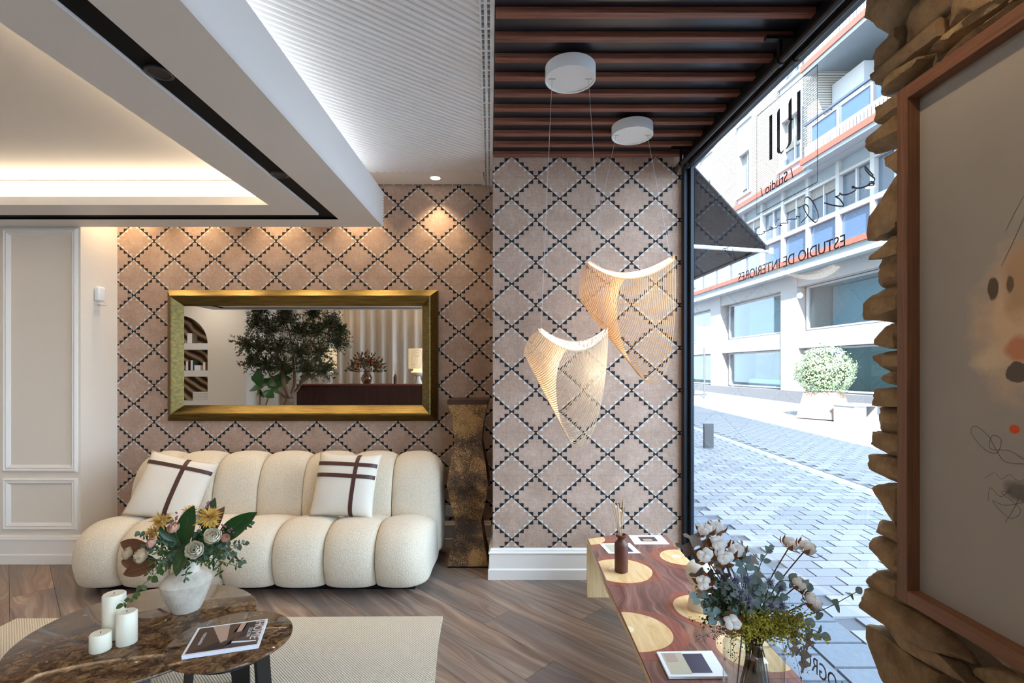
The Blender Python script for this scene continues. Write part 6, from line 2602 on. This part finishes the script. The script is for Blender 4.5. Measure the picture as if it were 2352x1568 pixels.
# vase of dried flowers on the desk
c = mir_at(842, 870, -2.40)
dv = thing('desk_vase', 'amber ribbed glass vase with dried bouquet on the reception desk', 'vase', (c.x, -2.40, DZ))
AMB = glass('amber_glass', (0.55, 0.38, 0.28, 1), 0.02, 1.5, 1.5)
latheo('vase_glass', [(0, 0.003), (0.06, 0.003), (0.10, 0.06), (0.112, 0.11), (0.09, 0.17), (0.055, 0.21), (0.06, 0.24), (0.075, 0.26)], AMB, dv, 36, (0, 0, 0), 60)
AUT = leafm('autumn_leaf', (92, 48, 32), (158, 90, 52), 0.7)
vs, fs, ms = [], [], []
for k in range(420):
    d = Vector((rf.gauss(0, 1), rf.gauss(0, 0.8), abs(rf.gauss(0.7, 0.6)))).normalized()
    r = rf.uniform(0.14, 0.38)
    p = Vector((0, 0, 0.24)) + d * r
    s = d.cross(Vector((rf.gauss(0, 1), rf.gauss(0, 1), rf.gauss(0, 1)))).normalized()
    b = len(vs)
    L = rf.uniform(0.03, 0.06)
    vs += [p, p + (d + s) * L * 0.5, p + (d * 1.5) * L, p + (d - s) * L * 0.5]
    fs.append((b, b + 1, b + 2, b + 3))
    ms.append(0 if rf.random() < 0.55 else (1 if rf.random() < 0.75 else 2))
o = from_py('dried_foliage', vs, fs, None, dv)
for m_ in (LEUC, AUT, M('orange_petal', S(206, 112, 58), 0.7).m):
    o.data.materials.append(m_)
o.data.polygons.foreach_set('material_index', ms)
o['kind'] = 'stuff'
bm = BM()
for k in range(12):
    a = rf.uniform(0, 2 * PI)
    tube(bm, [(0.04 * math.cos(a), 0.04 * math.sin(a), 0.02), (0.02 * math.cos(a + 2), 0.02 * math.sin(a + 2), 0.24), (0.12 * math.cos(a + 2), 0.1 * math.sin(a + 2), 0.45)], 0.003, 4)
from_bm('stems', bm, STEMB, dv)

c = mir_at(908, 870, -2.36)
dd = thing('desk_diffuser', 'brown reed diffuser on the reception desk reflected in the mirror', 'diffuser', (c.x, -2.36, DZ))
latheo('bottle', [(0, 0), (0.034, 0), (0.035, 0.14), (0.018, 0.165), (0.026, 0.19), (0, 0.19)], BBOT, dd, 24)
for k in range(5):
    tubeo('reed', [(0, 0, 0.18), (rf.uniform(-0.07, 0.05), rf.uniform(-0.03, 0.03), 0.42)], 0.0028, REED, dd, 5)

# wall with the arched book niche
niche = struct(thing('wall_niche', None, None))
NX, NR, NS = -6.318, 0.548, 1.83
y0, y1 = -2.05, -1.98
pts_r, pts_l = [], []
bm = BM()
# plate with arch opening: built from strips left, right and above the arch
K = 24
arc = [(NX + NR * math.cos(PI * k / K), NS + NR * math.sin(PI * k / K)) for k in range(K + 1)]
for (a, b) in zip(arc[:-1], arc[1:]):
    hexa(bm, [(b[0], y0, b[1]), (a[0], y0, a[1]), (a[0], y1, a[1]), (b[0], y1, b[1]), (b[0], y0, 2.79), (a[0], y0, 2.79), (a[0], y1, 2.79), (b[0], y1, 2.79)])
box(bm, NX + NR, -5.03, y0, y1, 0, 2.79)
box(bm, RX0 + 0.005, NX - NR, y0, y1, 0, 2.79)
box(bm, -5.10, -5.03, -3.5, y0, 0, 2.79)
from_bm('niche_wall', bm, CREAM, niche)
NB = M('palm_wallpaper', rough=0.8)
c_ = NB.obj()
w1 = NB.wave(NB.map(c_, rot=(0, 0.9, 0)), 2.2, 5.0, 2, 0.8)
NB.set('Base Color', NB.ramp(w1, [(0.1, S(52, 30, 20)), (0.35, S(128, 84, 50)), (0.6, S(74, 88, 84)), (0.85, S(206, 176, 132))]))
boxo('niche_back', RX0 + 0.01, -5.12, -2.42, -2.36, 0, 2.5, NB.m, niche)
for z in (0.62, 1.21, 1.73):
    boxo('niche_shelf', NX - NR - 0.1, NX + NR + 0.02, -2.36, -2.06, z, z + 0.12, WHITE, niche)
for k, (x, z, w, h, m_) in enumerate(((-6.05, 1.33, 0.12, 0.10, PAPER), (-5.92, 1.33, 0.05, 0.16, M('spine_ochre', S(186, 140, 84), 0.7).m), (-6.16, 1.33, 0.05, 0.20, M('spine_teal', S(70, 104, 104), 0.7).m), (-6.25, 1.33, 0.05, 0.18, M('spine_brown', S(110, 70, 44), 0.7).m), (-6.2, 1.85, 0.10, 0.2, M('spine_grey', S(150, 140, 126), 0.7).m))):
    t = thing('book', ['small white book lying in the arched niche', 'ochre book standing in the arched niche', 'teal book standing in the arched niche', 'brown book standing in the arched niche', 'grey book on the top niche shelf'][k], 'book', (x, -2.2, z), 'books in the arched niche')
    boxo('cover', -w / 2, w / 2, -0.08, 0.08, 0, h, m_, t)
    boxo('pages', -w / 2 + 0.005, w / 2 - 0.005, -0.075, 0.082, 0.006, h - 0.004, PAPER, t)
for k in range(8):
    t = thing('book', 'pale paperback in the pile on the low niche shelf', 'book', (-5.98, -2.2, 0.74 + k * 0.022), 'paperback pile in the niche')
    boxo('cover', -0.15, 0.15, -0.1, 0.1, 0, 0.0205, M('pile_cover', S(188, 172, 140), 0.7).m, t)
    boxo('pages', -0.145, 0.145, -0.095, 0.102, 0.003, 0.018, PAPER, t)

# olive tree in front of the desk
base = mir_at(660, 932, -1.30)
ot = thing('olive_tree', 'potted olive tree with dense dark crown reflected in the mirror', 'tree', (base.x, -1.30, 0))
POTM = M('terracotta_grey', S(150, 140, 128), 0.85).m
latheo('pot', [(0, 0), (0.20, 0), (0.26, 0.40), (0.28, 0.42), (0.28, 0.46), (0.25, 0.46), (0.24, 0.42), (0, 0.42)], POTM, ot, 36)
TO = Vector(ot.location)
rt = random.Random(8)


def tloc(px, py, dy=0.0):
    p = mir_at(px, py, -1.30 + dy)
    return p - TO


trunk = [Vector((0, 0, 0.40)), tloc(655, 940), tloc(665, 915)]
bm = BM()
tube(bm, cat([tuple(p) for p in trunk], 4), [0.075, 0.072, 0.07, 0.068, 0.066, 0.064, 0.062, 0.066, 0.06], 10)
from_bm('trunk', bm, BARK, ot, 180)
ends = []
for path, r0 in (([(665, 912), (652, 880), (648, 840), (625, 790)], 0.045), ([(668, 912), (685, 890), (700, 860), (740, 800)], 0.035), ([(665, 915), (676, 880), (674, 830), (668, 780), (655, 730)], 0.030), ([(660, 915), (640, 900), (632, 880), (600, 830)], 0.028), ([(690, 885), (705, 850), (710, 800), (720, 750)], 0.022), ([(660, 880), (640, 840), (600, 780), (580, 740)], 0.022), ([(690, 880), (730, 850), (765, 820)], 0.02)):
    bm = BM()
    pts = cat([tuple(tloc(x, y, rt.uniform(-0.15, 0.15) * i)) for i, (x, y) in enumerate(path)], 4)
    tube(bm, pts, [r0 * (1 - 0.8 * i / len(pts)) for i in range(len(pts))], 7)
    from_bm('branch', bm, BARK, ot, 180)
    ends.append(Vector(pts[-1]))
# crown: twigs carrying narrow leaves
vs, fs = [], []
bm = BM()
clumps = [(590, 740, 0.25), (565, 790, 0.22), (600, 800, 0.26), (620, 760, 0.28), (655, 735, 0.26), (690, 760, 0.28), (725, 760, 0.27), (760, 745, 0.24), (775, 785, 0.22), (640, 800, 0.28), (690, 810, 0.28), (735, 810, 0.27), (610, 840, 0.24), (650, 845, 0.24), (745, 850, 0.2), (705, 850, 0.22), (780, 760, 0.16), (600, 710, 0.15), (655, 705, 0.15), (580, 830, 0.18), (720, 720, 0.14)]
for (px, py, r) in clumps:
    for dy in (-0.28, 0.0, 0.26):
        c0 = tloc(px, py, dy)
        if c0.z > 2.62:
            c0.z = 2.62
        for q in range(24):
            d = Vector((rt.gauss(0, 1), rt.gauss(0, 0.7), rt.gauss(0.35, 1))).normalized()
            L = r * rt.uniform(0.5, 1.25)
            p0 = c0 - d * L * 0.2
            tip = c0 + d * L
            tube(bm, [p0, tip], 0.0025, 3, False)
            for k in range(17):
                u = rt.uniform(0.15, 1.02)
                p = p0.lerp(tip, u)
                t_ = (d * 0.6 + Vector((rt.gauss(0, 1), rt.gauss(0, 1), rt.gauss(0, 1))) * 0.7).normalized()
                s = t_.orthogonal().normalized()
                s = (s * math.cos(k) + t_.cross(s) * math.sin(k)) * 0.0095
                l_ = rt.uniform(0.035, 0.06)
                b = len(vs)
                vs += [p, p + t_ * l_ * 0.45 + s, p + t_ * l_, p + t_ * l_ * 0.45 - s]
                fs.append((b, b + 1, b + 2, b + 3))
from_bm('twigs', bm, BARK, ot, normals=False)['kind'] = 'stuff'
tag(from_py('foliage', vs, fs, OLIVE, ot), kind='stuff')

# fiddle-leaf fig beside it
base = mir_at(597, 935, -1.55)
fg = thing('fiddle_fig', 'glossy fiddle-leaf fig plant left of the olive tree in the mirror', 'plant', (base.x, -1.55, 0))
latheo('pot', [(0, 0), (0.14, 0), (0.17, 0.30), (0.18, 0.32), (0.16, 0.32), (0.15, 0.28), (0, 0.28)], POTM, fg, 30)
FO = Vector(fg.location)
FL = leaf_mesh('leaf', 1.0, 0.62, 0.2, 0.3, 8, 1.25)
FL.materials.append(FIG)
for pts in ([(0, 0, 0.28), (0, 0, 0.65), tuple(mir_at(598, 890, -1.55) - FO)], [(0.0, 0, 0.28), (0.08, 0, 0.6), tuple(mir_at(622, 895, -1.55) - FO)]):
    tubeo('stem', cat(pts, 5), 0.012, BARK, fg, 7)
for (px, py), (tx_, ty_) in (((598, 895), (577, 886)), ((598, 890), (590, 860)), ((600, 893), (612, 868)), ((600, 898), (585, 905)), ((605, 898), (620, 905)), ((620, 895), (640, 880)), ((622, 897), (642, 898)), ((618, 893), (626, 866)), ((600, 880), (583, 866)), ((610, 885), (650, 866)), ((640, 865), (665, 845)), ((600, 895), (600, 912))):
    p, q = mir_at(px, py, -1.5) - FO, mir_at(tx_, ty_, -1.5 + rf.uniform(-0.12, 0.14)) - FO
    o = bpy.data.objects.new('leaf', FL)
    COL.objects.link(o)
    o.parent = fg
    L = (q - p).length * 1.25
    aim(o, p, q - p, (0, 1, 0.7))
    o.scale = (L, L, L)
